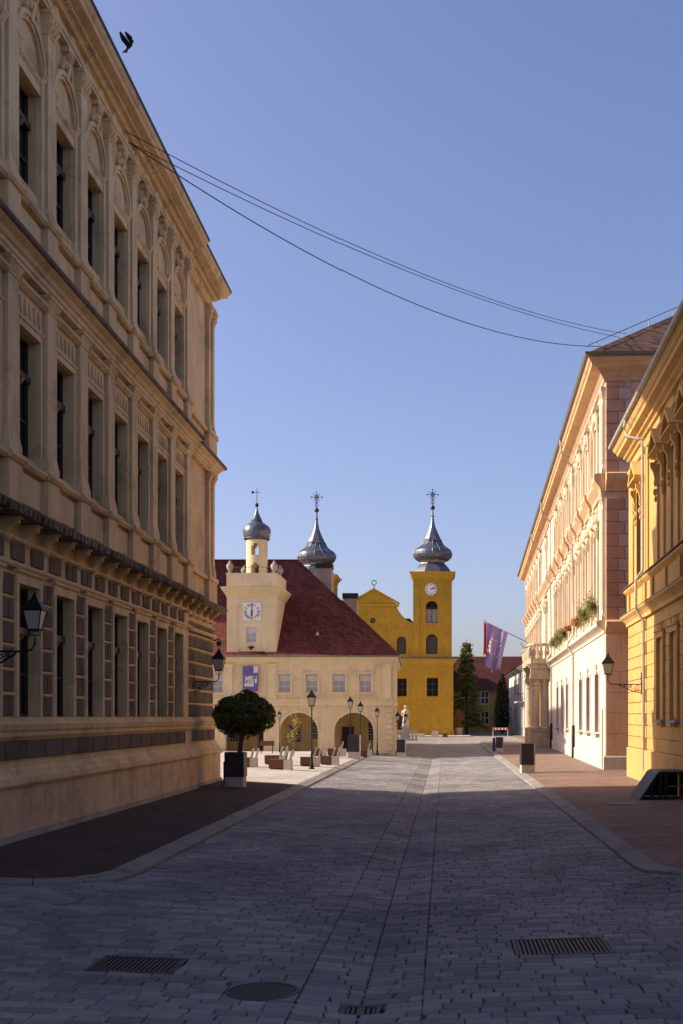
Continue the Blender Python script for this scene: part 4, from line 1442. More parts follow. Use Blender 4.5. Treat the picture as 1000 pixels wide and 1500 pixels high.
# roof: big hipped front block and a wing running back
MB().add([(0.42, HX0 - 0.4, 7.06), (0.42, HX1 + 0.42, 7.06), (-17.4, HX1 - 0.05, 7.06), (-17.4, HX0 - 0.4, 7.06), (-8.6, HX0, 15.25), (-8.6, -11.85, 15.25)],
         [(0, 1, 5, 4), (1, 2, 5), (2, 3, 4, 5), (3, 0, 4), (3, 2, 1, 0)]).build('roof', 'hall_roof', hall)
rt = MB().tube([(-8.6, HX0, 15.27), (-8.6, -11.85, 15.27)], 0.11, 6).tube([(-8.6, -11.85, 15.27), (0.42, HX1 + 0.42, 7.1)], 0.1, 6)
rt.build('ridge_tiles', 'hall_roof', hall)
wg = MB().box(-33, -17.01, -20, -6.0, -0.3, 7.0).build('rear_wing', 'hall_cream', hall)
MB().add([(-16.5, -20.3, 7.0), (-16.5, -5.7, 7.0), (-33.3, -5.7, 7.0), (-33.3, -20.3, 7.0), (-12.0, -13, 13.2), (-27, -13, 13.2)],
         [(1, 2, 5, 4), (3, 0, 4, 5), (2, 3, 5), (0, 1, 4), (3, 2, 1, 0)]).build('rear_roof', 'hall_roof', hall)
dm = MB().add([(-0.2, -9.72, 8.05), (-0.2, -9.05, 8.05), (-0.2, -9.38, 8.85), (-2.3, -9.38, 8.85), (-1.2, -9.72, 8.05), (-1.2, -9.05, 8.05)],
              [(0, 1, 2), (0, 2, 3, 4), (1, 5, 3, 2)])
d_ = dm.build('roof_dormer', 'hall_roof', hall, (-1.2, 0, 0.35))
MB().prism([(-9.60, 8.12), (-9.17, 8.12), (-9.38, 8.62)], -0.19, -0.17, 0).build('dormer_window', 'pale_blind', d_)
for (x, yb, zt, w_) in ((-7.9, 12.0, 12.95, 0.58), (-10.33, 15.0, 15.9, 0.66)):
    ch = MB().box(-yb - w_, -yb + w_, x - w_, x + w_, 8, zt - 0.45)
    ch = ch.build('chimney', 'chimney_render', hall)
    MB().box(-yb - w_ - 0.06, -yb + w_ + 0.06, x - w_ - 0.06, x + w_ + 0.06, zt - 0.448, zt).build('chimney_cap', 'dark_iron', ch)
# the clock tower: (front a little proud of the wall, its flank cut by the roof)
TX0, TX1, TD = -15.85, -12.2, 4.6
tw = MB()
tw.wall(TX0, TX1, 7.0, 11.6, [(-14.45, -13.68, 8.05, 9.15)], 0.2, 0.06)
tw.add([(0.06, TX1, 6.9), (-TD, TX1, 6.9), (-TD, TX1, 11.6), (0.06, TX1, 11.6)], [(0, 1, 2, 3)])
tw.add([(0.06, TX0, 6.9), (-TD, TX0, 6.9), (-TD, TX0, 11.6), (0.06, TX0, 11.6)], [(0, 1, 2, 3)])
tw.add([(-TD, TX0, 6.9), (-TD, TX1, 6.9), (-TD, TX1, 11.6), (-TD, TX0, 11.6)], [(0, 1, 2, 3)])
tower = tw.build('clock_tower', 'hall_tower', hall)
MB().box(-TD + 0.3, -0.2, TX0 + 0.2, TX1 - 0.2, 7.1, 11.5).build('tower_core', 'dark_void', tower)
TPATH = [(-TD, TX0), (0.06, TX0), (0.06, TX1), (-TD, TX1)]


def tsweep(name, prof, mat):
    return MB().sweep(TPATH, prof).build(name, mat, tower)


tsweep('cornice', [(-0.1, 11.35), (0.04, 11.35), (0.08, 11.5), (0.2, 11.7), (0.34, 11.9), (0.4, 12.02), (0.4, 12.1), (-0.1, 12.14)], 'hall_trim')
tsweep('parapet', [(-0.3, 12.16), (0.02, 12.16), (0.02, 13.0), (0.06, 13.02), (0.06, 13.12), (-0.3, 13.12)], 'hall_tower')
MB().box(-TD, 0.0, TX0 + 0.05, TX1 - 0.05, 12.15, 12.3).build('tower_deck', 'grey_stone', tower)
for x in (TX0 + 0.45, TX1 - 0.45):
    MB().box(0.063, 0.11, x - 0.42, x + 0.42, 7.1, 7.6).box(0.063, 0.095, x - 0.36, x + 0.36, 7.602, 10.6).box(0.063, 0.13, x - 0.42, x + 0.42, 10.602, 10.85).build('pilaster', 'hall_trim', tower)
MB().box(0.063, 0.1, -14.75, -13.38, 7.65, 8.03).build('apron', 'hall_trim', tower)
window(tower, -14.065, 8.05, 0.77, 1.1, -0.12, 2, (0.3, 0.62), 'white_wood', 'grey_shutter')
MB().box(-0.05, -0.03, -14.44, -13.69, 8.72, 9.14).build('blind', 'pale_blind', tower)
MB().lathe([(0.03, -0.25), (0.1, -0.1), (0.25, 0.0), (0.22, 0.06), (0.05, 0.08)], (0.2, -14.07, 7.7), 8).build('sconce', 'dark_iron', tower)
clk = MB().box(0.065, 0.12, -14.65, -13.35, 9.65, 10.95).build('clock_face', 'clock_white', tower)
nm = MB()
ROM = ['XII', 'I', 'II', 'III', 'IIII', 'V', 'VI', 'VII', 'VIII', 'IX', 'X', 'XI']


def stroke(mb, c, p, q, wd, d0, d1, rot):
    (ax, az), (bx, bz) = p, q
    L_ = math.hypot(bx - ax, bz - az) or 1e-6
    nx, nz = -(bz - az) / L_ * wd / 2, (bx - ax) / L_ * wd / 2
    poly = [(ax + nx, az + nz), (ax - nx, az - nz), (bx - nx, bz - nz), (bx + nx, bz + nz)]
    cr, sr = cos(rot), sin(rot)
    poly = [(c[0] + x * cr - z * sr, c[1] + x * sr + z * cr) for x, z in poly]
    mb.prism(poly, d0, d1, 0)


for i, t in enumerate(ROM):
    rot = -2 * pi * i / 12
    wd = {'I': 0.06, 'V': 0.12, 'X': 0.12}
    tot = sum(wd[ch] for ch in t)
    x = -tot / 2
    for ch in t:
        cw = wd[ch]
        z0, z1 = 0.40, 0.60
        if ch == 'I':
            stroke(nm, (-14.0, 10.3), (x + cw / 2, z0), (x + cw / 2, z1), 0.028, 0.122, 0.13, rot)
        elif ch == 'V':
            stroke(nm, (-14.0, 10.3), (x + 0.015, z1), (x + cw / 2, z0), 0.028, 0.122, 0.13, rot)
            stroke(nm, (-14.0, 10.3), (x + cw - 0.015, z1), (x + cw / 2, z0), 0.022, 0.131, 0.134, rot)
        else:
            stroke(nm, (-14.0, 10.3), (x + 0.012, z1), (x + cw - 0.012, z0), 0.028, 0.122, 0.13, rot)
            stroke(nm, (-14.0, 10.3), (x + cw - 0.012, z1), (x + 0.012, z0), 0.022, 0.131, 0.134, rot)
        x += cw
nm.build('clock_numerals', 'clock_black', clk)
hn = MB()
stroke(hn, (-14.0, 10.3), (0, -0.34), (0, 0.50), 0.05, 0.136, 0.15, radians(2))
stroke(hn, (-14.0, 10.3), (0, -0.1), (0.0, 0.36), 0.09, 0.152, 0.165, radians(176))
hn.lathe([(0.09, -0.01), (0.09, 0.01)], (0.16, -14.0, 10.3), 10)
hn.build('clock_hands', 'clock_black', clk)
# urns on the parapet
urn = [(0.16, 0), (0.2, 0.05), (0.1, 0.12), (0.16, 0.2), (0.26, 0.42), (0.28, 0.6), (0.2, 0.72), (0.1, 0.8), (0.12, 0.88), (0.03, 0.98)]
for (d, x, k) in ((-0.1, TX0 + 0.2, 0.95), (-0.1, TX1 - 0.2, 0.95), (-2.0, TX0 + 0.9, 0.85), (-1.9, TX1 - 0.05, 0.85)):
    MB().lathe([(r * k, z * k) for r, z in urn], (d, x, 13.125), 10).build('urn', 'grey_stone', tower, smooth=40)
rl = MB()
for x in (-15.2, -14.9, -12.9, -12.6):
    rl.box(-0.06, -0.03, x - 0.015, x + 0.015, 13.125, 13.55)
rl.box(-0.06, -0.03, -15.5, -12.4, 13.551, 13.58)
rl.build('railing', 'gutter_metal', tower)
# round turret with see-through openings
TC = (-2.0, -14.0)
TR = 0.80


def drum(mb, r0, r1, z0, z1, seg, holes):
    """ring wall split in columns; holes: column -> list of (za, zb)"""
    for i in range(seg):
        a0, a1 = 2 * pi * i / seg, 2 * pi * (i + 1) / seg
        spans, z = [], z0
        for (za, zb) in sorted(holes.get(i, [])):
            spans.append((z, za))
            z = zb
        spans.append((z, z1))
        for (a, c) in spans:
            vs = []
            for an in (a0, a1):
                for r in (r0, r1):
                    for zz in (a, c):
                        vs.append((TC[0] + r * cos(an), TC[1] + r * sin(an), zz))
            mb.add(vs, [(2, 6, 7, 3), (0, 1, 5, 4), (0, 2, 3, 1), (4, 5, 7, 6), (1, 3, 7, 5), (0, 4, 6, 2)])


td = MB()
seg = 32
hl = {}
for base in (0, 8, 16, 24):
    for k, (lo, hi) in zip((-2, -1, 0, 1), ((14.65, 15.35), (14.65, 15.52), (14.65, 15.52), (14.65, 15.35))):
        hl[(base + k) % seg] = [(13.2, hi - 1.65 + 0.2), (lo, hi)]
drum(td, TR - 0.22, TR, 12.3, 15.9, seg, hl)
turret = td.build('turret', 'hall_tower', tower, smooth=30)
MB().lathe([(0.85, 15.82), (0.98, 15.92), (0.98, 15.99), (0.9, 16.02)], (*TC, 0), 24).build('turret_cornice', 'zinc', tower, smooth=40)
dome = [(0.93, 16.02), (1.0, 16.15), (1.05, 16.42), (1.03, 16.65), (0.92, 16.86), (0.7, 17.02), (0.5, 17.15), (0.38, 17.28), (0.36, 17.3), (0.41, 17.34), (0.36, 17.42), (0.26, 17.62), (0.16, 17.85), (0.09, 18.1), (0.05, 18.3), (0.05, 18.5)]
MB().lathe(dome, (*TC, 0), 16).build('dome', 'zinc', tower, smooth=25)
sp_ = MB().lathe([(0.02, -0.15), (0.1, -0.11), (0.15, 0), (0.1, 0.11), (0.02, 0.15)], (*TC, 18.5), 12)
sp_.tube([(*TC, 18.6), (*TC, 19.75)], 0.022, 5)
sp_.tube([(TC[0], TC[1] - 0.28, 19.45), (TC[0], TC[1] + 0.28, 19.45)], 0.018, 5)
sp_.prism([(TC[1] - 0.42, 19.38), (TC[1] - 0.22, 19.36), (TC[1] - 0.22, 19.53), (TC[1] - 0.38, 19.55)], TC[0] - 0.01, TC[0] + 0.01, 0)
sp_.build('weather_vane', 'iron', tower, smooth=40)
MB().tube([(0.2, HX1 + 0.12, 6.9), (0.12, HX1 + 0.1, 6.5), (0.1, HX1 + 0.1, -0.1)], 0.06, 7).build('downpipe', 'pipe_metal', hall, smooth=45)

nb = tag(empty('roof_shading_house', (-23.3, 80, 0)), 'unseen plain house added to shade the guard house roof', 'house')  # added unseen house, there to keep the guard house roof in shade
MB().box(-15, 0, 3.2, 19, -0.4, 16).build('wall', 'hall_cream', nb)
MB().add([(0.4, 2.8, 16), (0.4, 19.4, 16), (-15.4, 19.4, 16), (-15.4, 2.8, 16), (-6, 3.4, 25.5), (-6, 18.8, 25.5)],
         [(0, 1, 5, 4), (2, 3, 4, 5), (0, 4, 3), (1, 2, 5), (3, 2, 1, 0)]).build('roof', 'far_roof', nb)
for i in range(4):
    for z in (2, 6, 10.5):
        o_ = window(nb, 0, z, 1.1, 2.0, 0, 2, (0.5,), 'white_wood', 'glass')
        o_.location = (-2.2 - 3.4 * i, 3.19, z)
        o_.rotation_euler = (0, 0, -pi / 2)

banner = MB()
nz_, ny_ = 12, 6
vs = []
for j in range(nz_ + 1):
    for i in range(ny_ + 1):
        vs.append((0.16 + 0.03 * sin(i * 1.3) * (1 - j / nz_) + 0.012 * sin(j * 0.9), -14.65 + 1.1 * i / ny_, 4.45 + 1.85 * j / nz_))
o_ = len(vs)
vs += [(v[0] - 0.008, v[1], v[2]) for v in vs]
fs = []
for j in range(nz_):
    for i in range(ny_):
        q = (j * (ny_ + 1) + i, j * (ny_ + 1) + i + 1, (j + 1) * (ny_ + 1) + i + 1, (j + 1) * (ny_ + 1) + i)
        fs += [q, tuple(o_ + k for k in reversed(q))]
banner.add(vs, fs)
bn = banner.build('banner', 'banner_print', None, (0, 80, 0), rot=(0, 0, HF), fix=False, smooth=60)
tag(bn, 'purple exhibition banner with pale collage hung under the clock tower', 'banner')

# ------------------------------------------------------------------ yellow church with two onion towers (front at y = 150)
K = 150 / 1600
church = tag(empty('church', (0, 150, 0), HF), 'ochre yellow church front with gable and two onion-domed towers', 'building')


def cz(py):
    return 2.6 + (1050 - py) * K


def cx(px):
    return (px - 650) * K


C0, C1 = cx(431), cx(663)
tR0, tR1 = cx(602.5), cx(662.5)
tL0, tL1 = 2 * cx(546.7) - tR1, 2 * cx(546.7) - tR0
ops = [(cx(624), cx(641), cz(1020), cz(993)), (cx(623), cx(640), cz(958), cz(937.5), True), (cx(623), cx(640), cz(912), cz(888.5), True)]
lowz = cz(966)
midx = cx(546.7)
lo = MB()
lo.wall(C0, C1, -0.5, lowz, [ops[0], (cx(581), cx(595), cz(1020), cz(994)), (midx - 1.2, midx + 1.2, -0.5, 3.4, True), (cx(581), cx(595), -0.5, cz(1052), True)], 0.5)
lo.add([(0, C1, -0.5), (-40, C1, -0.5), (-40, C1, lowz), (0, C1, lowz)], [(0, 1, 2, 3)])
lo.add([(0, C0, -0.5), (-40, C0, -0.5), (-40, C0, lowz), (0, C0, lowz)], [(0, 1, 2, 3)])
lo.build('wall', 'church_ochre', church)
MB().box(-39.5, -0.55, C0 + 0.5, C1 - 0.5, -0.4, lowz - 0.1).build('inner_core', 'dark_void', church)
up = MB()
up.wall(tL1 - 0.2, tR0 + 0.2, lowz, cz(914), [(cx(580), cx(594), cz(958), cz(939), True), (2 * midx - cx(594), 2 * midx - cx(580), cz(958), cz(939), True)], 0.4, -0.12)
up.build('gable_wall', 'church_ochre', church)
# curved gable
gh = cx(580) - midx
vol = [(gh, cz(888)), (gh + 0.25, cz(894)), (gh + 0.7, cz(901)), (gh + 1.25, cz(907)), (gh + 1.75, cz(910.5)), (tR0 + 0.15 - midx, cz(913)), (tR0 + 0.15 - midx, cz(914) - 0.01)]
out = [(midx + x, z) for x, z in vol] + [(midx - x, z) for x, z in reversed(vol)]
MB().prism(out, -0.9, -0.1, 0).build('gable_scroll', 'church_ochre', church)
MB().prism([(midx - gh - 0.15, cz(888) + 0.3), (midx + gh + 0.15, cz(888) + 0.3), (midx, cz(863))], -0.9, -0.06, 0).build('pediment', 'church_ochre', church)
MB().box(-0.9, 0.12, midx - gh - 0.3, midx + gh + 0.3, cz(888) + 0.01, cz(888) + 0.28).build('pediment_cornice', 'church_trim', church)
for s_ in (-1, 1):
    MB().prism([(midx + s_ * (gh + 0.4), cz(888) + 0.31), (midx + s_ * (gh + 0.4), cz(888) + 0.5), (midx, cz(861.5)), (midx, cz(863.8))], -0.95, 0.14, 0).build('raking_cornice', 'church_trim', church)
fin = MB().tube([(-0.4, midx, cz(864)), (-0.4, midx, cz(856))], 0.06, 6)
for i in range(12):
    a0, a1 = 2 * pi * i / 12, 2 * pi * (i + 1) / 12
    fin.tube([(-0.4, midx + 0.3 * cos(a0), cz(853) + 0.34 * sin(a0)), (-0.4, midx + 0.3 * cos(a1), cz(853) + 0.34 * sin(a1))], 0.06, 5)
fin.build('gable_finial', 'zinc', church)
rw = MB()
for i in range(20):
    a0, a1 = 2 * pi * i / 20, 2 * pi * (i + 1) / 20
rw.arc(cx(545), cz(909), 0.42, 0.62, -0.098, 0.02, 0, 2 * pi, 20)
rw.build('round_window', 'church_trim', church)
MB().prism([(cx(545) + 0.42 * cos(2 * pi * i / 20), cz(909) + 0.42 * sin(2 * pi * i / 20)) for i in range(20)], -0.1, -0.08, 0).build('window_glazing', 'belfry_louvre', church)
MB().prism([(C0 + 1, lowz), (C1 - 1, lowz), (C1 - 6, cz(905)), (C0 + 6, cz(905))], -38, -1.0, 0).build('nave_roof', 'hall_roof', church)
CP = [(0, C0), (0, C1), (-40, C1)]
CS = lambda name, prof, mat, path=CP: MB().sweep(path, prof).build(name, mat, church)
CS('plinth', [(-0.1, -0.5), (0.12, -0.5), (0.12, 0.75), (-0.1, 0.85)], 'church_ochre')
CS('cornice', [(-0.1, lowz - 0.75), (0.06, lowz - 0.75), (0.1, lowz - 0.5), (0.3, lowz - 0.25), (0.5, lowz - 0.08), (0.5, lowz + 0.02), (-0.1, lowz + 0.1)], 'church_trim')
CS('cornice_flashing', [(-0.1, lowz + 0.103), (0.55, lowz + 0.025), (0.55, lowz + 0.12), (-0.1, lowz + 0.3)], 'gutter_metal')


def church_tower(x0, x1, dz, seen):
    xc = (x0 + x1) / 2
    hw = (x1 - x0) / 2 - 0.15
    top = cz(842) + dz
    t = MB()
    t.wall(xc - hw, xc + hw, lowz + 0.31, top, ops[1:] if seen else [], 0.4, -0.1)
    for s_ in (-1, 1):
        y_ = xc + s_ * hw
        t.add([(-0.1, y_, lowz), (-0.1 - 2 * hw, y_, lowz), (-0.1 - 2 * hw, y_, top), (-0.1, y_, top)], [(0, 1, 2, 3)])
    t.add([(-0.1 - 2 * hw, xc - hw, lowz), (-0.1 - 2 * hw, xc + hw, lowz), (-0.1 - 2 * hw, xc + hw, top), (-0.1 - 2 * hw, xc - hw, top)], [(0, 1, 2, 3)])
    tow = t.build('tower', 'church_ochre', church)
    MB().box(-2 * hw + 0.3, -0.55, xc - hw + 0.3, xc + hw - 0.3, lowz, top - 0.2).build('tower_core', 'dark_void', tow)
    pth_ = [(-0.1 - 2 * hw, xc - hw), (-0.1, xc - hw), (-0.1, xc + hw), (-0.1 - 2 * hw, xc + hw)]
    MB().sweep(pth_, [(o, z) for o, z in ((-0.1, top - 0.55), (0.05, top - 0.55), (0.1, top - 0.2), (0.4, top + 0.1), (0.5, top + 0.42), (-0.1, top + 0.5))]).build('cornice', 'church_trim', tow)
    MB().box(-0.098, -0.02, xc - hw + 0.003, xc - hw + 0.9, lowz + 0.32, top - 0.9).box(-0.098, 0.03, xc - hw - 0.02, xc - hw + 0.98, top - 1.6, top - 1.35).build('pilaster', 'church_ochre', tow)
    MB().box(-0.098, -0.02, xc + hw - 0.9, xc + hw - 0.003, lowz + 0.32, top - 0.9).box(-0.098, 0.03, xc + hw - 0.98, xc + hw + 0.02, top - 1.6, top - 1.35).build('pilaster', 'church_ochre', tow)
    # skirt, onion and spire, eight-sided
    C = (-0.1 - hw, xc, dz)
    pf = lambda L_: [(r * K * 1.06, cz(py)) for r, py in L_]
    sk = [(30, 838), (28.5, 836.5), (26.5, 833), (24, 829), (21.5, 826), (18.5, 823), (17.6, 821)]
    MB().lathe(pf(sk), C, 8, pi / 8).build('skirt_roof', 'zinc', tow)
    MB().lathe(pf([(17.2, 821.2), (17.2, 819.5), (18.6, 819), (18.6, 817.6), (17, 817)]), C, 8, pi / 8).build('neck', 'grey_stone', tow)
    bulb = [(17.5, 818), (22.5, 816.5), (25.6, 813.5), (27.2, 809.5), (27.2, 806), (25.8, 802.5), (22.5, 799.5), (18.5, 797), (15.5, 794), (13.6, 790.8), (12.6, 788.6)]
    MB().lathe(pf(bulb), C, 32, pi / 8).build('onion_dome', 'zinc', tow, smooth=12)
    rib = MB()
    for k in range(16):
        a = 2 * pi * k / 16 + pi / 8
        rib.tube([(C[0] + r * 1.003 * cos(a), C[1] + r * 1.003 * sin(a), z + dz) for r, z in pf(bulb)], 0.045, 4)
    rib.build('seams', 'zinc', tow)
    spire = [(14.3, 788.8), (14.3, 787.6), (12.4, 785.8), (10.2, 781), (7.8, 776), (5.2, 770), (3.4, 764), (2.2, 757), (1.5, 750), (1.2, 741)]
    MB().lathe(pf(spire), C, 8, pi / 8).build('spire', 'zinc', tow)
    MB().lathe(pf([(1.2, 752.4), (2.4, 751.6), (2.4, 750.6), (1.2, 750)]), C, 8).build('collar', 'zinc', tow)
    rb = 3.5 * K
    MB().lathe([(rb * sin(pi * i / 8) + 0.01, -rb * cos(pi * i / 8)) for i in range(9)], (C[0], C[1], cz(738) + dz), 14).build('ball', 'copper_ball', tow, smooth=60)
    cr = MB()
    P = lambda x, py: (C[0], C[1] + x * K, cz(py) + dz)
    cr.tube([P(0, 735), P(0, 711)], 0.05, 5)
    cr.tube([P(-8.5, 718.5), P(8.5, 718.5)], 0.045, 5)
    for i in range(12):
        a0, a1 = 2 * pi * i / 12, 2 * pi * (i + 1) / 12
        cr.tube([P(3 * cos(a0), 718.5 - 3 * sin(a0)), P(3 * cos(a1), 718.5 - 3 * sin(a1))], 0.04, 4)
    for s_ in (-1, 1):
        cr.tube([P(s_ * 5, 723.5), P(s_ * 2.5, 721.5), P(s_ * 0.5, 718.5)], 0.04, 4)
        cr.tube([P(s_ * 5, 713.5), P(s_ * 2.5, 715.5), P(s_ * 0.5, 718.5)], 0.04, 4)
        cr.tube([P(0, 733), P(s_ * 2.6, 731), P(s_ * 2.4, 728.5), P(s_ * 0.8, 728)], 0.045, 4)
        cr.tube([P(0, 727), P(s_ * 2.2, 725.5), P(s_ * 1.8, 723.5), P(0, 723)], 0.045, 4)
    for (x, py) in ((-8.5, 718.5), (8.5, 718.5), (0, 711)):
        cr.lathe([(0.02, -0.12), (0.11, 0), (0.02, 0.12)], P(x, py), 6)
    cr.build('cross', 'iron', tow)
    return tow


ctR = church_tower(tR0, tR1, 0, True)
ctL = church_tower(tL0, tL1, -0.36, False)
ctL['label'] = 'tower rising behind the guard house roof'
# belfry louvres, windows, clock on the visible tower
xb = cx(631.5)
lv = MB()
for i in range(9):
    z = cz(912) + 0.1 + i * 0.2
    lv.frustum(-0.48, -0.3, xb - 0.78, xb + 0.78, z, -0.36, -0.33, xb - 0.78, xb + 0.78, z + 0.16)
lv.build('louvres', 'grey_stone', ctR)
MB().box(-0.36, -0.28, xb - 0.05, xb + 0.05, cz(912), cz(884)).box(-0.36, -0.28, xb - 0.78, xb + 0.78, cz(891), cz(889.8)).build('belfry_frame', 'window_wood', ctR)
for (x0, x1, za, zb, d) in ((cx(623), cx(640), cz(958), cz(931), -0.45), (cx(580), cx(594), cz(958), cz(932), -0.45)):
    window(church, (x0 + x1) / 2, za, x1 - x0, zb - za, d, 2, (0.3, 0.65), 'window_wood', 'belfry_louvre', bar=0.08)
for (x0, x1) in ((cx(624), cx(641)), (cx(581), cx(595))):
    window(church, (x0 + x1) / 2, cz(1020), x1 - x0, cz(993) - cz(1020), -0.45, 2, (0.35, 0.68), 'window_wood', 'glass', bar=0.08)
    xm, hw = (x0 + x1) / 2, (x1 - x0) / 2
    fr = MB()
    for s_ in (-1, 1):
        a, c = sorted((xm + s_ * (hw + 0.003), xm + s_ * (hw + 0.28)))
        fr.box(0.003, 0.06, a, c, cz(1023), cz(991))
    fr.box(0.003, 0.06, xm - hw - 0.28, xm + hw + 0.28, cz(991) + 0.003, cz(988.5))
    fr.box(0.003, 0.14, xm - hw - 0.34, xm + hw + 0.34, cz(1025.5), cz(1023) - 0.003)
    fr.build('window_surround', 'church_trim', church)
MB().box(-0.49, -0.42, cx(581), cx(595), -0.4, cz(1045)).build('side_door', 'dark_door', church)
MB().box(0.003, 0.25, cx(576), cx(600), cz(1036), cz(1034.5)).build('door_hood', 'church_trim', church)
ck = MB().lathe([(0.82, 0), (0.82, 0.05), (0.78, 0.08)], (0, 0, 0), 28).build('clock_face', 'clock_white', ctR, (-0.095, cx(630.5), cz(863)), rot=(0, pi / 2, 0))
tk = MB()
for i in range(12):
    stroke(tk, (0, 0), (0, 0.56), (0, 0.73), 0.09 if i % 3 else 0.13, 0.085, 0.1, -2 * pi * i / 12)
stroke(tk, (0, 0), (0, -0.1), (0, 0.46), 0.12, 0.102, 0.115, radians(-75))
stroke(tk, (0, 0), (0, -0.1), (0, 0.66), 0.08, 0.117, 0.13, radians(-64))
tkm = tk.build('clock_hands', 'clock_black', ctR, (-0.095, cx(630.5), cz(863)))

# ------------------------------------------------------------------ far ochre house with dark roof, and the white house by the palace
far = tag(empty('far_house', (0, 186, 0), HF), 'dark ochre two-storey house in shade beyond the church', 'house')
FO = [(x - 0.75, x + 0.75, z, z + 2.3) for x in (-1.5, 3.4, 6.9, 10.4) for z in (1.3, 4.7) if not (x == 3.4 and z == 1.3)]
w = MB().wall(-8, 14, -0.5, 7.2, FO, 0.25)
for y_ in (-8, 14):
    w.add([(0, y_, -0.5), (-12, y_, -0.5), (-12, y_, 7.2), (0, y_, 7.2)], [(0, 1, 2, 3)])
w.build('wall', 'far_ochre', far)
MB().box(-11.5, -0.4, -7.5, 13.5, -0.4, 7).build('inner_core', 'dark_void', far)
MB().add([(0.5, -8.5, 7.2), (0.5, 14.5, 7.2), (-12.5, 14.5, 7.2), (-12.5, -8.5, 7.2), (-6, -8, 13.2), (-6, 14, 13.2)],
         [(0, 1, 5, 4), (2, 3, 4, 5), (0, 4, 3), (1, 2, 5), (3, 2, 1, 0)]).build('roof', 'far_roof', far)
for o in FO:
    window(far, (o[0] + o[1]) / 2, o[2], 1.5, 2.3, -0.24, 2, (0.5,), 'white_wood', 'glass', bar=0.12)
MB().box(0.003, 0.35, 10.9, 11.6, 5.9, 6.6).build('air_conditioner', 'white_wood', far)

wh = tag(empty('white_house', (10.6, 142, 0), pi), 'white two-storey house with iron balcony and red roof past the palace', 'house')
WO = []
for u in (-2.2, -6.2, -10.2, -14.2, -18.2, -22.2):
    WO += [(u - 0.7, u + 0.7, 1.2, 3.6), (u - 0.65, u + 0.65, 5.2 if u != -2.2 else 4.9, 7.8)]
w = MB().wall(-37, 0, -0.5, 9.2, WO, 0.3)
w.add([(0, 0, -0.5), (-12, 0, -0.5), (-12, 0, 9.2), (0, 0, 9.2)], [(0, 1, 2, 3)])
w.add([(0, -37, -0.5), (-12, -37, -0.5), (-12, -37, 9.2), (0, -37, 9.2)], [(0, 1, 2, 3)])
w.build('wall', 'white_wall', wh)
MB().box(-11.5, -0.5, -36.5, -0.4, -0.3, 9).build('inner_core', 'dark_void', wh)
MB().add([(0.9, 0.8, 9.35), (-12.5, 0.8, 9.35), (-12.5, -37.5, 9.35), (0.9, -37.5, 9.35), (-6, -5, 13.8), (-6, -32, 13.8)],
         [(0, 1, 4), (1, 2, 5, 4), (2, 3, 5), (3, 0, 4, 5), (0, 3, 2, 1)]).build('roof', 'red_roof', wh)
MB().sweep([(0, -37), (0, 0), (-11, 0)], [(-0.1, 8.9), (0.2, 8.9), (0.7, 9.2), (0.7, 9.33), (-0.1, 9.33)]).build('cornice', 'grey_stone', wh)
for o in WO:
    window(wh, (o[0] + o[1]) / 2, o[2], o[1] - o[0], o[3] - o[2], -0.29, 2, (0.6,), 'window_wood', 'glass', bar=0.1)
    fr = MB()
    for s_ in (-1, 1):
        u = (o[0] + o[1]) / 2
        hw = (o[1] - o[0]) / 2
        a, c = sorted((u + s_ * (hw + 0.003), u + s_ * (hw + 0.18)))
        fr.box(0.003, 0.08, a, c, o[2] - 0.1, o[3] + 0.2)
    fr.box(0.003, 0.1, u - hw - 0.22, u + hw + 0.22, o[3] + 0.15, o[3] + 0.35)
    fr.build('window_surround', 'grey_stone', wh)
MB().box(0.003, 1.1, -8.0, -0.8, 4.45, 4.65).build('balcony_slab', 'grey_stone', wh)
bs = MB()
for i in range(30):
    u = -7.95 + i * 0.243
    bs.tube([(1.05, u, 4.66), (1.05, u, 5.6)], 0.022, 4)
for i in range(4):
    for u in (-7.95, -0.85):
        bs.tube([(0.1 + i * 0.27, u, 4.66), (0.1 + i * 0.27, u, 5.6)], 0.022, 4)
bs.tube([(0.05, -0.85, 5.62), (1.05, -0.85, 5.62), (1.05, -7.95, 5.62), (0.05, -7.95, 5.62)], 0.04, 5)
bs.build('balcony_railing', 'iron', wh)
MB().tube([(0.1, -0.35, 8.9), (0.1, -0.35, -0.2)], 0.06, 6).build('downpipe', 'pipe_metal', wh)
#PART4

# ------------------------------------------------------------------ lamps


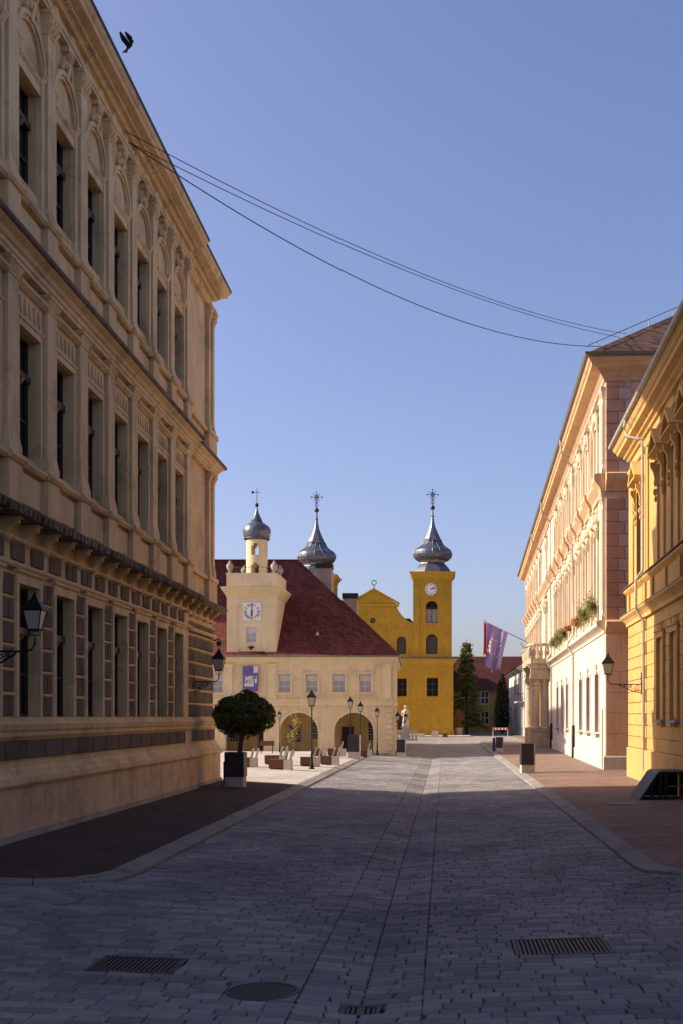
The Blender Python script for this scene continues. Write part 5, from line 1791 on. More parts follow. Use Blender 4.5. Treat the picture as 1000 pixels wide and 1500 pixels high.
def lantern_parts(root, base, k=1.0):
    """four-sided lantern: panes, frame, hood; base = point under the lantern"""
    x, y, z = base
    r0, r1, h = 0.15 * k, 0.255 * k, 0.54 * k
    fr = MB()
    for sx in (-1, 1):
        for sy in (-1, 1):
            fr.tube([(x + sx * r0, y + sy * r0, z + 0.06 * k), (x + sx * r1, y + sy * r1, z + 0.06 * k + h)], 0.017 * k, 5)
    for (r, zz) in ((r0, z + 0.06 * k), (r1, z + 0.06 * k + h)):
        fr.tube([(x - r, y - r, zz), (x + r, y - r, zz), (x + r, y + r, zz), (x - r, y + r, zz), (x - r, y - r, zz)], 0.02 * k, 5)
    fr.lathe([(0.05 * k, 0), (0.12 * k, 0.02 * k), (0.2 * k, 0.05 * k), (0.2 * k, 0.065 * k)], (x, y, z), 8)
    for sx in (-1, 1):
        fr.tube([(x + sx * 0.19 * k, y, z + 0.05 * k), (x + sx * 0.15 * k, y, z - 0.05 * k), (x + sx * 0.06 * k, y, z - 0.11 * k), (x, y, z - 0.13 * k)], 0.014 * k, 5)
        fr.tube([(x, y + sx * 0.19 * k, z + 0.05 * k), (x, y + sx * 0.15 * k, z - 0.05 * k), (x, y + sx * 0.06 * k, z - 0.11 * k), (x, y, z - 0.13 * k)], 0.014 * k, 5)
    fr.build('lantern_frame', 'iron', root)
    z0, z1 = z + 0.075 * k, z + 0.045 * k + h
    q0, q1 = r0 - 0.004, r1 - 0.008
    for (ax, ay) in ((1, 0), (-1, 0), (0, 1), (0, -1)):
        px, py = -ay, ax
        g = MB()
        lo = [(x + ax * q0 + px * q0 * s_ * 0.94, y + ay * q0 + py * q0 * s_ * 0.94, z0) for s_ in (-1, 1)]
        hi = [(x + ax * q1 + px * q1 * s_ * 0.94, y + ay * q1 + py * q1 * s_ * 0.94, z1) for s_ in (1, -1)]
        inn = [(v[0] - ax * 0.006, v[1] - ay * 0.006, v[2]) for v in lo + hi]
        g.add(lo + hi + inn, [(0, 1, 2, 3), (7, 6, 5, 4), (0, 4, 5, 1), (1, 5, 6, 2), (2, 6, 7, 3), (3, 7, 4, 0)])
        g.build('glass_pane', 'lamp_glass', root)
    zt = z + 0.06 * k + h
    hd_ = MB().lathe([(0.42 * k, zt + 0.0), (0.43 * k, zt + 0.03 * k), (0.36 * k, zt + 0.1 * k), (0.24 * k, zt + 0.22 * k), (0.13 * k, zt + 0.34 * k), (0.09 * k, zt + 0.37 * k), (0.1 * k, zt + 0.41 * k), (0.05 * k, zt + 0.45 * k)], (x, y, 0), 4, pi / 4)
    hd_.build('lantern_hood', 'iron', root)
    MB().lathe([(0.02 * k, 0), (0.045 * k, 0.03 * k), (0.03 * k, 0.07 * k), (0.012 * k, 0.1 * k), (0.006, 0.17 * k)], (x, y, zt + 0.445 * k), 8).build('finial', 'iron', root, smooth=50)


def spiral(c, r0, turns, a0, sgn=1, n_=22):
    pts = []
    for i in range(n_ + 1):
        t = i / n_
        r = r0 * (1 - 0.8 * t)
        a = a0 + sgn * 2 * pi * turns * t
        pts.append((c[0] + r * cos(a), 0, c[1] + r * sin(a)))
    return pts


def wall_lamp(label, loc, rz, reach, k=1.0):
    """bracket from a wall plate along local +x, lantern at its end"""
    root = tag(empty('wall_lamp', loc, rz), label, 'lamp', 'wall lanterns on scrolled iron brackets')
    MB().box(0, 0.03, -0.045, 0.045, -0.42, 0.5).build('wall_plate', 'iron', root)
    br = MB()
    br.tube([(0.02, 0, 0), (reach * 0.8, 0, 0), (reach * 0.93, 0, 0.03), (reach, 0, 0.14), (reach, 0, 0.26)], 0.024, 6)
    br.tube([(0.02, 0, -0.36), (reach * 0.2, 0, -0.31), (reach * 0.45, 0, -0.17), (reach * 0.66, 0, -0.03)], 0.02, 6)
    for (c, r, t, a) in (((reach * 0.15, -0.14), 0.125, 1.6, pi * 0.5), ((reach * 0.35, -0.09), 0.085, 1.5, pi * 0.4), ((reach * 0.51, -0.055), 0.05, 1.3, pi * 0.5)):
        br.tube(spiral(c, r, t, a), 0.014, 5)
    br.tube([(reach * 0.05, 0, -0.3), (reach * 0.12, 0, -0.22), (reach * 0.2, 0, -0.25), (reach * 0.28, 0, -0.16)], 0.012, 5)
    br.build('bracket', 'iron', root)
    lantern_parts(root, (reach, 0, 0.38), k)
    return root


wall_lamp('black lantern on scrolled bracket, mid-facade of the beige building', (-8.92, 21.05, 3.86), 0, 1.05, 0.68)
wall_lamp('black lantern on scrolled bracket by the far corner of the beige building', (-9.1, 39.9, 3.88), 0, 0.9, 0.76)
wall_lamp('black lantern on scrolled bracket on the yellow house', (8.2, 45.4, 3.95), pi - SY, 1.4, 0.82)


def street_lamp(label, x, y, z0, h, k, group='lamp posts on the square'):
    root = tag(empty('street_lamp', (x, y, z0)), label, 'street lamp', group)
    hp = h - 1.13 * k
    MB().lathe([(0.2 * k, -0.05), (0.2 * k, 0.06), (0.13 * k, 0.1), (0.15 * k, 0.16), (0.09 * k, 0.35), (0.075 * k, 0.75), (0.09 * k, 0.8), (0.06 * k, 0.86), (0.05 * k, 0.9)], (0, 0, 0), 10).build('base', 'iron', root, smooth=40)
    MB().lathe([(0.05 * k, 0.895), (0.035 * k, hp - 0.2), (0.055 * k, hp - 0.18), (0.055 * k, hp - 0.12), (0.03 * k, hp - 0.1), (0.03 * k, hp + 0.0)], (0, 0, 0), 8).build('pole', 'iron', root, smooth=40)
    lantern_parts(root, (0, 0, hp), k)
    return root


street_lamp('tall black lamp post standing among the brown benches', -6.63, 55, -0.06, 4.05, 0.78)
street_lamp('small slim lamp post left of the first open arch', -11.55, 77.0, -0.06, 3.1, 0.5)
street_lamp('black lamp post standing behind a tall black planter', -6.2, 72, -0.08, 4.05, 0.68)
street_lamp('black lamp post in front of the right-hand arch', -5.86, 76.3, -0.1, 3.8, 0.66)
street_lamp('black lamp post before the right end pier of the guard house', -4.86, 79.0, -0.12, 3.45, 0.62)
# twin bracket lantern at the corner of the guard house
tl = tag(empty('corner_lamp', (-3.7, 80.5, 2.2)), 'twin lantern bracket on the guard house corner', 'lamp')
MB().tube([(0, 0, 0), (0.9, 0, 0)], 0.03, 6).tube([(0, 0, -0.4), (0.5, 0, -0.02)], 0.02, 6).build('bracket', 'iron', tl)
lantern_parts(tl, (0.25, 0, 0.1), 0.62)
lantern_parts(tl, (0.85, 0, 0.1), 0.55)

# ------------------------------------------------------------------ planters and trees


def tall_planter(label, x, y, z0, w, h, d, rz=0.0):
    root = tag(empty('planter', (x, y, z0), rz), label, 'planter', 'tall black planters along the street')
    hb = h * 0.3
    MB().frustum(-w / 2, w / 2, -d / 2, d / 2, -0.06, -w / 2 + 0.01, w / 2 - 0.01, -d / 2 + 0.01, d / 2 - 0.01, hb).build('concrete_base', 'concrete', root)
    bx = MB().box(-w / 2 - 0.012, w / 2 - 0.05, -d / 2 - 0.012, d / 2 + 0.012, hb + 0.004, h)
    bx.build('black_box', 'planter_black', root)
    MB().box(w / 2 - 0.048, w / 2 + 0.02, -d / 2, d / 2, hb + 0.004, h - 0.02).build('side_board', 'planter_black' if 'tree' in label else 'concrete', root)
    return root


def leaves(n_, fpos, size, mat, name, parent, droop=0.0, seed=1):
    rnd = random.Random(seed)
    mb = MB()
    for i in range(n_):
        p, nrm = fpos(rnd)
        s_ = size * rnd.uniform(0.6, 1.3)
        nrm = (Vector(nrm) + Vector((rnd.uniform(-1, 1), rnd.uniform(-1, 1), rnd.uniform(-1, 1))) * 0.8).normalized()
        t = nrm.cross(Vector((rnd.uniform(-1, 1), rnd.uniform(-1, 1), rnd.uniform(-1, 1)))).normalized()
        b_ = nrm.cross(t)
        p = Vector(p)
        v = [p - t * s_, p + b_ * s_ * 0.45 + nrm * s_ * 0.15, p + t * s_, p - b_ * s_ * 0.45 + nrm * s_ * 0.15]
        mb.add(v, [(0, 1, 2, 3)])
    return mb.build(name, mat, parent, fix=False)


pt = tall_planter('tall black planter box holding the round-headed tree', -7.68, 40.4, 0.0, 0.68, 1.3, 0.68)
MB().box(-0.4, -0.355, -0.3, 0.3, 0.1, 0.95).build('wood_board', 'bench_wood', pt)
tree = tag(empty('globe_tree', (-7.62, 40.4, 1.2)), 'round clipped dark green tree growing from the planter', 'tree')
tb = MB().tube([(0.05, 0, -0.3), (0.12, 0, 0.4), (0.2, 0.02, 0.8), (0.22, 0, 1.3)], 0.1, 8, 0.07)
for k in range(6):
    a = k * 1.05
    tb.tube([(0.2, 0, 0.75), (0.2 + 0.45 * cos(a), 0.45 * sin(a), 1.2), (0.2 + 0.8 * cos(a), 0.8 * sin(a), 1.5)], 0.04, 5, 0.015)
tb.build('trunk', 'bark', tree, smooth=50)
rnd_ = random.Random(11)
clumps = []
for i in range(46):
    a, e = rnd_.uniform(0, 2 * pi), math.asin(rnd_.uniform(-0.9, 1))
    rr = rnd_.uniform(0.72, 0.95)
    clumps.append((0.22 + 1.02 * rr * cos(e) * cos(a), 0.98 * rr * cos(e) * sin(a), 1.42 + (0.78 if e > 0 else 0.66) * rr * sin(e), rnd_.uniform(0.2, 0.34)))


def globe_pos(r):
    if r.random() < 0.82:
        c = r.choice(clumps)
        v = Vector((r.gauss(0, 1), r.gauss(0, 1), r.gauss(0, 1))).normalized()
        return (c[0] + v.x * c[3], c[1] + v.y * c[3], c[2] + v.z * c[3] * 0.9), v
    v = Vector((r.gauss(0, 1), r.gauss(0, 1), r.gauss(0, 1))).normalized()
    q = r.uniform(0.55, 0.95)
    return (0.22 + v.x * 0.95 * q, v.y * 0.95 * q, 1.42 + v.z * 0.68 * q), v




def globe_all(r):
    if r.random() < 0.09:
        v = Vector((r.gauss(0, 1), r.gauss(0, 1), r.gauss(0, 1))).normalized()
        q = r.uniform(0.9, 1.1)
        return (0.22 + v.x * 1.05 * q, v.y * 1.0 * q, 1.42 + v.z * 0.76 * q), v
    return globe_pos(r)


leaves(19000, globe_all, 0.07, 'globe_leaves', 'crown', tree, seed=3)

tall_planter('tall black planter beside the lamp post on the square', -5.82, 70.5, -0.12, 0.78, 1.55, 0.7)
tall_planter('tall black planter near the guard house corner', -3.05, 77.5, -0.3, 0.62, 1.28, 0.6)
tall_planter('tall black planter on the sunny brick pavement by the palace', 4.1, 54.0, -0.22, 0.66, 1.5, 0.66, 0.06)
tall_planter('tall black planter beside the blue post, near the striped barrier', 4.35, 86, -0.2, 0.55, 1.2, 0.55)
pb = tag(empty('blue_bin', (3.95, 87, -0.22)), 'narrow dark blue bin post beside a black planter', 'bin')
MB().lathe([(0.11, 0), (0.12, 0.04), (0.12, 1.0), (0.09, 1.04)], (0, 0, 0), 10).build('body', 'bin_blue', pb, smooth=40)
MB().lathe([(0.13, 1.041), (0.13, 1.1), (0.04, 1.17)], (0, 0, 0), 10).build('lid', 'bin_blue', pb, smooth=40)
# striped barrier
ba = tag(empty('road_barrier', (8.35, 131, 0.0)), 'red and white striped road barrier across the far street', 'barrier')
for i in range(9):
    x0 = -1.0 + i * 0.222
    MB().prism([(x0, 1.0), (x0 + 0.222, 1.0), (x0 + 0.322, 1.3), (x0 + 0.1, 1.3)], -0.03, 0.03, 1).build('stripe_board', 'barrier_red' if i % 2 == 0 else 'barrier_white', ba)
for x in (-0.95, 1.0):
    MB().box(x - 0.04, x + 0.04, 0.035, 0.1, -0.1, 1.3).box(x - 0.06, x + 0.06, -0.35, 0.4, -0.1, 0.0).build('leg', 'barrier_white', ba)
ba.location = (7.0, 137, 0)
ba.scale = (0.95, 0.95, 0.95)

# ------------------------------------------------------------------ benches on the square


def bench(label, x, y, rz, L_=0.66, endw=0.36, back=2):
    root = tag(empty('bench', (x, y, zroad(x, y) + 0.05), rz), label, 'bench', 'brown wooden benches on the square')
    n_ = 4
    for i in range(n_):
        w_ = L_ / n_
        MB().box(-L_ / 2 + i * w_ + 0.004, -L_ / 2 + (i + 1) * w_ - 0.004, -0.3, 0.3, 0.06, 0.48).build('plank', 'bench_wood', root)
    MB().box(-L_ / 2 + 0.05, L_ / 2 - 0.01, -0.25, 0.25, -0.03, 0.055).build('foot', 'dark_iron', root)
    MB().frustum(L_ / 2 + 0.004, L_ / 2 + endw, -0.3, 0.3, -0.04, L_ / 2 + 0.004, L_ / 2 + endw - 0.01, -0.29, 0.29, 0.46).build('concrete_end', 'concrete', root)
    for i in range(back):
        xx = L_ / 2 + 0.04 + i * 0.24
        MB().prism([(xx - 0.02, 0.47), (xx + 0.035, 0.47), (xx + 0.15, 0.92), (xx + 0.10, 0.93)], -0.24, 0.24, 1).build('back_board', 'concrete', root)
    return root


bench('brown bench with pale end block, left of the tall lamp post near the tree', -9.95, 54.4, 0.05)
bench('brown bench behind the largest bench, second row from the road', -9.0, 57.5, 0.0, 0.75)
bench('largest brown bench, front row, left of the tall lamp post', -8.1, 53.2, -0.05, 0.72)
bench('brown bench just behind the foot of the tall lamp post', -7.2, 57.6, 0.04)
bench('brown bench right of the tall lamp post', -6.45, 60.3, -0.04, 0.62)
bench('small far brown bench before the second arch', -7.3, 72.8, 0.0, 0.8, 0.35, 1)
bench('small far brown bench behind the lamp posts', -5.6, 74.6, 0.0, 0.7, 0.3, 1)
bench('small far brown bench between the two right arches', -8.2, 71.0, 0.05, 0.6, 0.3, 2)
pbn = tag(empty('notice_box', (-12.2, 75.5, -0.06)), 'low dark board on the square left of the first arch', 'board')
MB().box(-0.5, 0.5, -0.04, 0.04, 0.65, 1.0).build('board', 'bench_wood', pbn)
MB().box(-0.42, -0.36, -0.03, 0.03, -0.1, 0.648).build('post', 'dark_iron', pbn)
MB().box(0.36, 0.42, -0.03, 0.03, -0.1, 0.648).build('post', 'dark_iron', pbn)

# small autumn tree on the square
st = tag(empty('young_tree', (-9.6, 70, -0.06)), 'slim young tree with sparse yellow leaves before the first arch', 'tree')
tb = MB().tube([(0, 0, -0.1), (0.02, 0, 1.2), (-0.03, 0, 2.0), (0.03, 0, 2.6)], 0.03, 6, 0.012)
tb.tube([(0, 0, 1.3), (0.15, 0.1, 1.7), (0.2, 0.1, 2.1)], 0.015, 5, 0.006).tube([(0, 0, 1.2), (-0.2, -0.1, 1.55), (-0.26, 0, 1.8)], 0.015, 5, 0.006)
tb.build('trunk', 'bark', st)


def young_pos(r):
    t = r.random()
    cx_, cz_ = r.choice([(0.0, 1.6), (-0.2, 1.55), (0.12, 1.85), (0.15, 2.3), (0.05, 2.5), (-0.1, 1.25)])
    v = Vector((r.gauss(0, 0.13), r.gauss(0, 0.13), r.gauss(0, 0.2)))
    return (cx_ + v.x, v.y, cz_ + v.z), (0, -1, 0.3)


leaves(240, young_pos, 0.06, 'yellow_leaves', 'crown', st, seed=5)

# spruce beside the church, dark cypress, shrubs
sprc = tag(empty('spruce_tree', (3.3, 163, 0)), 'tall spruce with drooping yellow-green boughs beside the church', 'tree')
MB().tube([(0, 0, -0.3), (0.05, 0, 6), (0, 0, 14.2)], 0.28, 8, 0.03).build('trunk', 'bark', sprc)
rnd_ = random.Random(5)
boughs = []
for lv_ in range(17):
    z = 1.6 + lv_ * 0.74
    R_ = (2.9 * (1 - ((z - 1.6) / 12.9)) ** 0.8 + 0.2)
    for k in range(13):
        a = rnd_.uniform(0, 2 * pi)
        boughs.append((z + rnd_.uniform(-0.25, 0.25), a, R_ * rnd_.uniform(0.7, 1.12)))


def spruce_pos(r):
    z, a, R_ = r.choice(boughs)
    t = r.uniform(0.12, 1) ** 0.7
    wd = 0.35 * (1.1 - t) + 0.1
    y_ = r.gauss(0, wd)
    x_ = R_ * t
    return (x_ * cos(a) - y_ * sin(a), x_ * sin(a) + y_ * cos(a), z - 0.5 * t * t * R_ * 0.45 + r.gauss(0, 0.07) - r.random() * 0.2), (0.2 * cos(a), 0.2 * sin(a), 1)


leaves(20000, spruce_pos, 0.14, 'spruce_leaves', 'crown', sprc, seed=8)
cyp = tag(empty('cypress_tree', (9.1, 172, 0)), 'dark columnar evergreen before the far house', 'tree')
MB().tube([(0, 0, -0.3), (0, 0, 8)], 0.2, 7, 0.05).build('trunk', 'bark', cyp)


def cyp_pos(r):
    z = r.uniform(0.3, 9.4)
    R_ = 1.25 * min(1, z / 1.5) * max(0.0, 1 - (z / 9.6) ** 2.2) + 0.12
    a = r.uniform(0, 2 * pi)
    q = r.uniform(0.6, 1.05) * (1 + 0.15 * sin(a * 5 + z * 2))
    return (R_ * q * cos(a), R_ * q * sin(a), z), (cos(a), sin(a), 0.4)


leaves(4200, cyp_pos, 0.16, 'cypress_leaves', 'crown', cyp, seed=9)
sh = tag(empty('autumn_shrub', (1.95, 152, -0.02)), 'orange-leaved autumn shrub against the church corner', 'shrub')
tb = MB()
for k in range(7):
    a = k * 0.9
    tb.tube([(0.05 * cos(a), 0.05 * sin(a), -0.1), (0.3 * cos(a), 0.3 * sin(a), 1.4), (0.45 * cos(a), 0.45 * sin(a), 2.6)], 0.03, 5, 0.01)
tb.build('stems', 'bark', sh)
leaves(520, lambda r: ((r.gauss(0, 0.42), r.gauss(0, 0.4), r.uniform(1.2, 3.6)), (0, -0.6, 0.6)), 0.11, 'autumn_leaves', 'foliage', sh, seed=4)
gp = tag(empty('stone_pot', (1.95, 151.2, -0.02)), 'pale stone tub at the foot of the orange shrub', 'pot')
MB().lathe([(0.45, -0.05), (0.5, 0.0), (0.62, 1.0), (0.66, 1.02), (0.66, 1.12), (0.55, 1.12)], (0, 0, 0), 12).build('tub', 'portal_stone', gp, smooth=40)
# low blocks and steps before the church
for (x, y, w_, h_, mat, lab) in ((-1.2, 140, 0.9, 0.75, 'concrete', 'white stone block before the church front'), (-3.6, 141, 2.2, 0.4, 'concrete', 'long pale stone slab lying before the church'),
                                 (0.1, 141.5, 0.7, 0.5, 'bench_wood', 'small brown box on the steps before the church')):
    o_ = MB().frustum(-w_ / 2, w_ / 2, -0.4, 0.4, -0.05, -w_ / 2 + 0.04, w_ / 2 - 0.04, -0.36, 0.36, h_ - 0.03)
    o_.frustum(-w_ / 2 + 0.04, w_ / 2 - 0.04, -0.36, 0.36, h_ - 0.029, -w_ / 2 + 0.1, w_ / 2 - 0.1, -0.3, 0.3, h_)
    ob = o_.build('stone_block', mat, None, (x, y, 0.0))
    tag(ob, lab, 'block')
stp = struct(MB().box(-14, 3.5, 143, 149.8, -0.3, 0.09).build('church_step', 'concrete'))

# statue on a balustraded plinth
sta = tag(empty('statue', (-4.55, 128, 0)), 'pale stone statue of a robed figure on a pedestal', 'statue')
MB().box(-0.55, 0.55, -0.5, 0.5, -0.1, 0.35).box(-0.42, 0.42, -0.38, 0.38, 0.352, 1.3).box(-0.52, 0.52, -0.46, 0.46, 1.302, 1.5).build('pedestal', 'grey_stone', sta)
fig = MB()
fig.lathe([(0.36, 1.51), (0.4, 1.6), (0.36, 2.0), (0.3, 2.5), (0.28, 2.75), (0.36, 3.05), (0.4, 3.25), (0.3, 3.4), (0.11, 3.48), (0.1, 3.55), (0.17, 3.66), (0.19, 3.78), (0.15, 3.9), (0.04, 3.97)], (0, 0, 0), 14, sy=0.75)
fig.tube([(-0.36, 0, 3.25), (-0.46, -0.1, 2.9), (-0.3, -0.3, 2.7), (-0.1, -0.34, 2.85)], 0.11, 7, 0.07)
fig.tube([(0.36, 0, 3.25), (0.45, -0.1, 2.9), (0.3, -0.3, 2.75), (0.1, -0.34, 2.95)], 0.11, 7, 0.07)
fig.tube([(-0.2, -0.25, 2.4), (-0.24, -0.28, 1.9), (-0.22, -0.3, 1.52)], 0.08, 6)
fig.tube([(0.15, -0.25, 2.5), (0.2, -0.28, 2.0), (0.14, -0.3, 1.52)], 0.08, 6)
fig.build('robed_figure', 'concrete', sta, smooth=50)
bal2 = tag(empty('stone_balustrade', (-4.9, 124, -0.02)), 'low stone balustrade in front of the statue', 'balustrade')
MB().box(-1.9, 1.9, -0.15, 0.15, 0.85, 1.05).build('handrail', 'grey_stone', bal2)
MB().box(-1.9, 1.9, -0.18, 0.18, -0.1, 0.12).build('base', 'grey_stone', bal2)
bm_ = MB().lathe([(0.1, 0.122), (0.07, 0.25), (0.13, 0.45), (0.06, 0.7), (0.1, 0.848)], (0, 0, 0), 8).mesh('baluster', 'grey_stone', 50)
for i in range(9):
    inst('baluster', bm_, bal2, (-1.7 + i * 0.425, 0, 0))

# ------------------------------------------------------------------ flag over the palace balcony
FY = 94.5
fl = tag(empty('flag', (6.95, FY, 9.1)), 'purple flag with ring of yellow stars on slanted pole over balcony', 'flag')
tip, foot = Vector((-3.45, 0, 1.75)), Vector((0.2, 0, -0.05))
MB().tube([tuple(foot), tuple(tip)], 0.045, 7, 0.03).build('pole', 'pole_wood', fl, smooth=50)
MB().lathe([(0.02, -0.1), (0.07, 0), (0.02, 0.14)], (tip.x, 0, tip.z + 0.05), 8).build('pole_finial', 'gutter_metal', fl, smooth=50)
MB().tube([(0.25, 0, -0.1), (-0.15, 0, -0.75), (0.0, 0, -0.9)], 0.03, 6).tube([(-0.35, 0.1, -0.1), (-0.1, 0.1, -0.5), (0.25, 0, -0.55)], 0.03, 6).build('pole_holder', 'iron', fl)


def cloth(s_, t, sh=0.0):
    """s along the pole from the tip, t downwards; the cloth gathers as it hangs"""
    top = tip.lerp(foot, 0.03 + 0.52 * s_)
    bl_ = Vector((tip.x + 0.0 + 1.32 * s_, 0, -2.3 + 0.16 * sin(s_ * 9) + 0.12 * sin(s_ * 23) - 0.2 * s_))
    a = top.lerp(bl_, t)
    fold = (0.10 + 0.22 * t) * sin(s_ * 13 + t * 1.2) + 0.1 * sin(s_ * 5 - t * 3)
    bulge = 0.18 * sin(pi * t) * (0.5 - s_)
    return Vector((a.x + bulge * 0.6 + sh, a.y + fold, a.z))


def cloth_obj(name, mat, s0, s1, t1, sh, off):
    NS, NT = 26, 22
    mb = MB()
    vs = [tuple(cloth(s0 + (s1 - s0) * i / NS, t1 * j / NT, sh) + Vector((0, off, 0))) for j in range(NT + 1) for i in range(NS + 1)]
    fs = [(j * (NS + 1) + i, j * (NS + 1) + i + 1, (j + 1) * (NS + 1) + i + 1, (j + 1) * (NS + 1) + i) for j in range(NT) for i in range(NS)]
    mb.add(vs, fs)
    return mb.build(name, mat, fl, smooth=180, fix=False)


fc = cloth_obj('flag_cloth', 'flag_fabric', 0, 1, 1, 0, 0)
rc = cloth_obj('red_cloth', 'flag_red', -0.03, 0.22, 0.72, -0.16, 0.12)
for k in range(12):
    a = 2 * pi * k / 12
    sc, tc_ = 0.50 + 0.33 * cos(a), 0.50 - 0.20 * sin(a)
    stv = []
    for i in range(10):
        rr = (0.055 if i % 2 == 0 else 0.025)
        an = pi / 2 + i * pi / 5
        p = cloth(sc + rr * 1.15 * cos(an), tc_ - rr * 0.62 * sin(an))
        stv.append((p.x, p.y - 0.03, p.z))
    c_ = cloth(sc, tc_)
    mb = MB()
    mb.add(stv + [(c_.x, c_.y - 0.035, c_.z)] + [(v[0], v[1] + 0.012, v[2]) for v in stv],
           [(i, (i + 1) % 10, 10) for i in range(10)] + [(i, (i + 1) % 10, 11 + (i + 1) % 10, 11 + i) for i in range(10)])
    mb.build('star', 'flag_yellow', fc, fix=False)

# ------------------------------------------------------------------ flower boxes on the palace first floor
for i, u in enumerate([PW[0], PW[1], PW[2], PW[3], PW[4], PW[5], PW[6]]):
    labs = ['on the palace window nearest the lane', 'on the second palace window from the lane', 'on the third palace window from the lane', 'on the fourth palace window from the lane',
            'on the fifth palace window from the lane', 'on the sixth palace window from the lane', 'on the palace window nearest the balcony']
    loc = pal.matrix_basis @ Vector((0, 0, 0))
    M_ = Matrix.Translation((8.17, 55.4, 0)) @ Matrix.Rotation(pi - SP, 4, 'Z')
    p = M_ @ Vector((0.28, u, 8.45))
    fb = tag(empty('flower_box', p, pi - SP), 'green and orange trailing flower box ' + labs[i], 'flower box', 'flower boxes along the palace windows')
    MB().box(-0.12, 0.12, -0.85, 0.85, 0.0, 0.22).build('box', 'dark_iron', fb)
    hh = (0.55, 0.5, 0.22, 0.12, 0.3, 0.5, 0.3)[i]
    leaves(700, lambda r, hh=hh: ((r.gauss(0.1, 0.12), r.uniform(-0.95, 0.95), 0.18 + r.gauss(0, hh * 0.55) - 0.12), (1, 0, 0.4)), 0.075, 'flower_leaves' if hh > 0.25 else 'autumn_leaves', 'plants', fb, seed=20 + i)['kind'] = 'stuff'

# ------------------------------------------------------------------ cables over the street, the pigeon


def cable(label, a, b_, sag, r=0.016):
    pts = []
    for i in range(41):
        t = i / 40
        p = Vector(a).lerp(Vector(b_), t)
        p.z -= sag * 4 * t * (1 - t)
        pts.append(tuple(p))
    o = MB().tube(pts, r, 5).build('overhead_cable', 'cable', smooth=60)
    return tag(o, label, 'cable', 'cables strung across the street')


cable('upper thin cable strung from beige building to palace roof', (-8.9, 30.6, 19.0), (9.43, 56.5, 22.4), 0.88, 0.013)
cable('middle thin cable strung from beige building to palace roof', (-8.9, 30.9, 18.85), (9.0, 56.0, 22.05), 0.72, 0.013)
cable('lowest thick black cable strung across to the palace eaves', (-8.9, 30.9, 18.85), (7.9, 55.0, 21.25), 1.47, 0.017)

bird = tag(empty('pigeon', (-5.95, 20.4, 15.2), radians(20)), 'dark pigeon flying beside the beige cornice', 'bird')
bd = MB()
prof = [(0.005, -0.2), (0.03, -0.17), (0.055, -0.1), (0.068, 0), (0.058, 0.07), (0.036, 0.11), (0.034, 0.13), (0.04, 0.155), (0.03, 0.19), (0.008, 0.22)]
bd.lathe([(r, z) for r, z in prof], (0, 0, 0), 10, sy=0.9)
for s_ in (-1, 1):
    root_, el, tipp = Vector((s_ * 0.05, 0, 0.05)), Vector((s_ * 0.13, 0.18, 0.08)), Vector((s_ * 0.10, 0.42, -0.02))
    for (p, q, c0, c1) in ((root_, el, 0.15, 0.17), (el, tipp, 0.17, 0.03)):
        k = 4
        vs = []
        for i in range(k + 1):
            a = p.lerp(q, i / k)
            ch = c0 + (c1 - c0) * (i / k) ** 1.5
            vs += [a + Vector((0.006, 0, 0.02)), a + Vector((0.012 * s_, 0, -ch * 0.5)), a + Vector((0, 0, -ch))]
        n_ = len(vs)
        vs += [v + Vector((0.008, 0, 0)) for v in vs]
        fs = []
        for i in range(k):
            for j in range(2):
                a = i * 3 + j
                fs += [(a, a + 1, a + 4, a + 3), (n_ + a + 3, n_ + a + 4, n_ + a + 1, n_ + a)]
            for j in (0, 2):
                a = i * 3 + j
                fs.append((a, a + 3, n_ + a + 3, n_ + a))
        bd.add(vs, fs)
bd.frustum(-0.09, 0.09, -0.01, 0.01, -0.33, -0.02, 0.02, -0.01, 0.01, -0.15)
bo = bd.build('body', 'feather', bird, rot=(radians(75), radians(-25), radians(30)), smooth=50)
bird.location = (-5.74, 20.0, 14.9)
bird.scale = (0.62, 0.62, 0.62)

# ------------------------------------------------------------------ iron covers in the paving


def drain(label, x, y, w_, d_, nb, along):
    z = zroad(x, y) - 0.004
    root = tag(empty('drain_grate', (x, y, z)), label, 'drain', 'iron drain grates in the paving')
    root.rotation_euler = (0, -math.atan((zroad(x + 0.1, y) - zroad(x - 0.1, y)) / 0.2), 0)
    e = 0.045
    MB().box(-w_ / 2, w_ / 2, -d_ / 2, -d_ / 2 + e, -0.06, 0.004).box(-w_ / 2, w_ / 2, d_ / 2 - e, d_ / 2, -0.06, 0.004).box(-w_ / 2, -w_ / 2 + e, -d_ / 2 + e, d_ / 2 - e, -0.06, 0.004).box(w_ / 2 - e, w_ / 2, -d_ / 2 + e, d_ / 2 - e, -0.06, 0.004).build('frame', 'cast_iron', root)
    MB().box(-w_ / 2 + e, w_ / 2 - e, -d_ / 2 + e, d_ / 2 - e, -0.07, -0.05).build('pit', 'dark_void', root)
    L_ = (w_ if along else d_) - 2 * e
    for i in range(nb):
        t = -L_ / 2 + L_ * (i + 0.5) / nb
        hw = L_ / nb * 0.3
        if along:
            MB().box(t - hw, t + hw, -d_ / 2 + e, d_ / 2 - e, -0.049, -0.002).build('bar', 'cast_iron', root)
        else:
            MB().box(-w_ / 2 + e, w_ / 2 - e, t - hw, t + hw, -0.049, -0.002).build('bar', 'cast_iron', root)
    if not along or nb < 8:
        MB().box(-0.02, 0.02, -d_ / 2 + e, d_ / 2 - e, -0.0485, 0.001).build('bar', 'cast_iron', root)
    return root


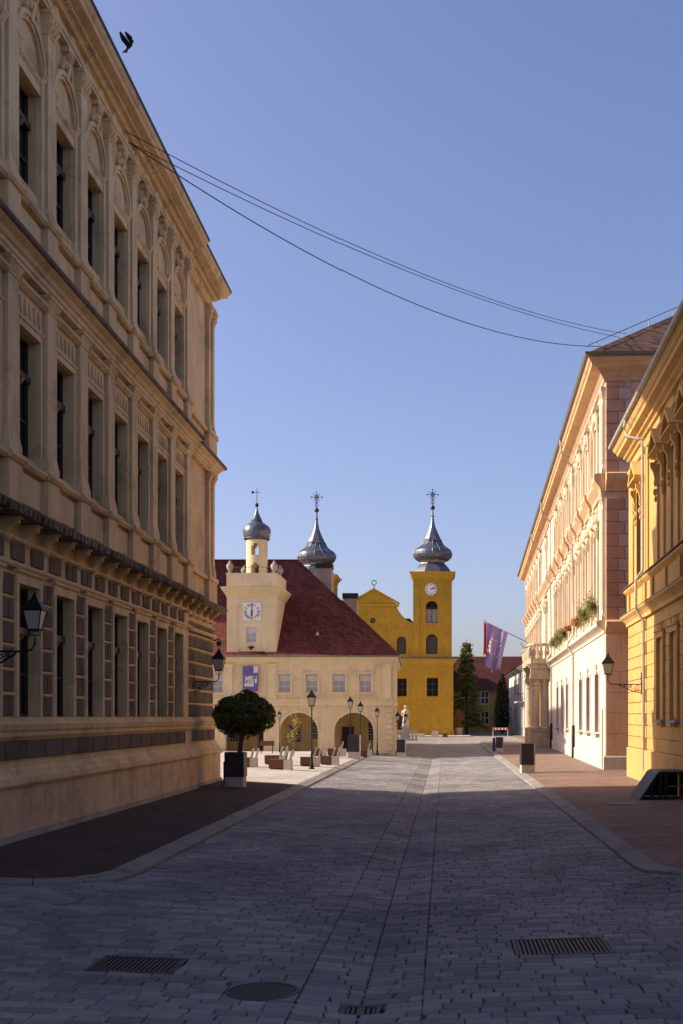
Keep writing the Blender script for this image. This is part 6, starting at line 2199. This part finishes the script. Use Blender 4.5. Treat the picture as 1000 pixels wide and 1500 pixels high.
drain('wide rectangular drain grate beside the dark left pavement', *hole_mid(HOLES[0]), 16, True)
drain('large rectangular drain grate on the right half of the road', *hole_mid(HOLES[2]), 20, True)
drain('small square drain grate in the central gutter', *hole_mid(HOLES[3]), 6, True)
mx, my, mw, md = hole_mid(HOLES[1])
mh = tag(empty('manhole_cover', (mx, my, zroad(mx, my) - 0.004)), 'round cast iron manhole cover left of the central gutter', 'manhole cover')
MB().lathe([(0.385, -0.06), (0.395, 0.006), (0.355, 0.008), (0.355, -0.01)], (0, 0, 0), 40).build('ring', 'cast_iron', mh)
MB().lathe([(0.35, -0.05), (0.35, 0.0)], (0, 0, 0), 40).build('cover', 'cast_iron', mh)
st_ = MB()
for i in range(-9, 10):
    for j in range(-9, 10):
        if math.hypot(i, j) < 8.1:
            x_, y_ = i * 0.04, j * 0.04
            st_.frustum(x_ - 0.014, x_ + 0.014, y_ - 0.014, y_ + 0.014, 0.0005, x_ - 0.009, x_ + 0.009, y_ - 0.009, y_ + 0.009, 0.009)
st_.build('studs', 'cast_iron', mh)['kind'] = 'stuff'
# square collar of cement round the round cover
cl_ = MB()
ring = []
N = 40
for i in range(N):
    a = 2 * pi * i / N
    k = 1 / max(abs(cos(a)) / (mw / 2), abs(sin(a)) / (md / 2))
    ring.append((0.397 * cos(a), 0.397 * sin(a), k * cos(a), k * sin(a)))
cl_.add([(r[0], r[1], 0.0) for r in ring] + [(r[2], r[3], 0.0) for r in ring] + [(r[2], r[3], -0.07) for r in ring],
        [(i, N + i, N + (i + 1) % N, (i + 1) % N) for i in range(N)] + [(N + i, 2 * N + i, 2 * N + (i + 1) % N, N + (i + 1) % N) for i in range(N)])
cl_.build('collar', 'kerb_stone', mh)

# ------------------------------------------------------------------ folded black ramp at the right, plates in the pavement
rp = tag(empty('stage_ramp', (6.42, 36.5, -0.1)), 'black folding ramp on metal legs standing by the yellow house', 'ramp')
MB().prism([(-0.06, 0.0), (0.52, 0.86), (0.62, 0.92), (1.52, 0.92), (1.52, 0.84), (0.64, 0.84), (0.58, 0.80), (0.04, 0.0)], -0.9, 0.9, 1).build('deck', 'ramp_black', rp)
MB().prism([(0.12, 0.03), (0.60, 0.77), (1.48, 0.80), (1.48, 0.03)], 0.5, 0.55, 1).build('back_panel', 'ramp_black', rp)
for (x, y) in ((0.36, -0.86), (0.62, -0.86), (0.80, -0.86), (1.46, -0.86), (0.62, 0.84), (1.46, 0.84)):
    MB().box(x - 0.035, x + 0.035, y - 0.03, y + 0.03, -0.08, 0.52 if x < 0.5 else 0.838).build('leg', 'dark_iron', rp)
MB().tube([(0.81, -0.86, 0.42), (1.45, -0.86, 0.45)], 0.02, 5).build('cross_bar', 'gutter_metal', rp)
pl = MB().frustum(-0.45, 0.45, -0.22, 0.22, -0.01, -0.44, 0.44, -0.21, 0.21, 0.006).build('access_plate', 'road_plate', None, (5.6, 34.2, zroad(5.6, 34.2) + 0.06))
tag(pl, 'pale rectangular access plate set in the right pavement', 'plate')

# camera and fixtures on the corner of the school
sc_ = tag(empty('security_camera', (-9.0, 42.6, 5.55)), 'small black camera on a bracket at the beige building corner', 'camera')
MB().tube([(0, 0, 0), (0.25, 0, 0.08), (0.3, 0, 0.0)], 0.025, 6).build('arm', 'iron', sc_)
MB().box(0.2, 0.38, -0.2, 0.15, -0.2, -0.02).frustum(0.22, 0.36, -0.34, -0.19, -0.18, 0.24, 0.34, -0.34, -0.2, -0.05).build('housing', 'iron', sc_)
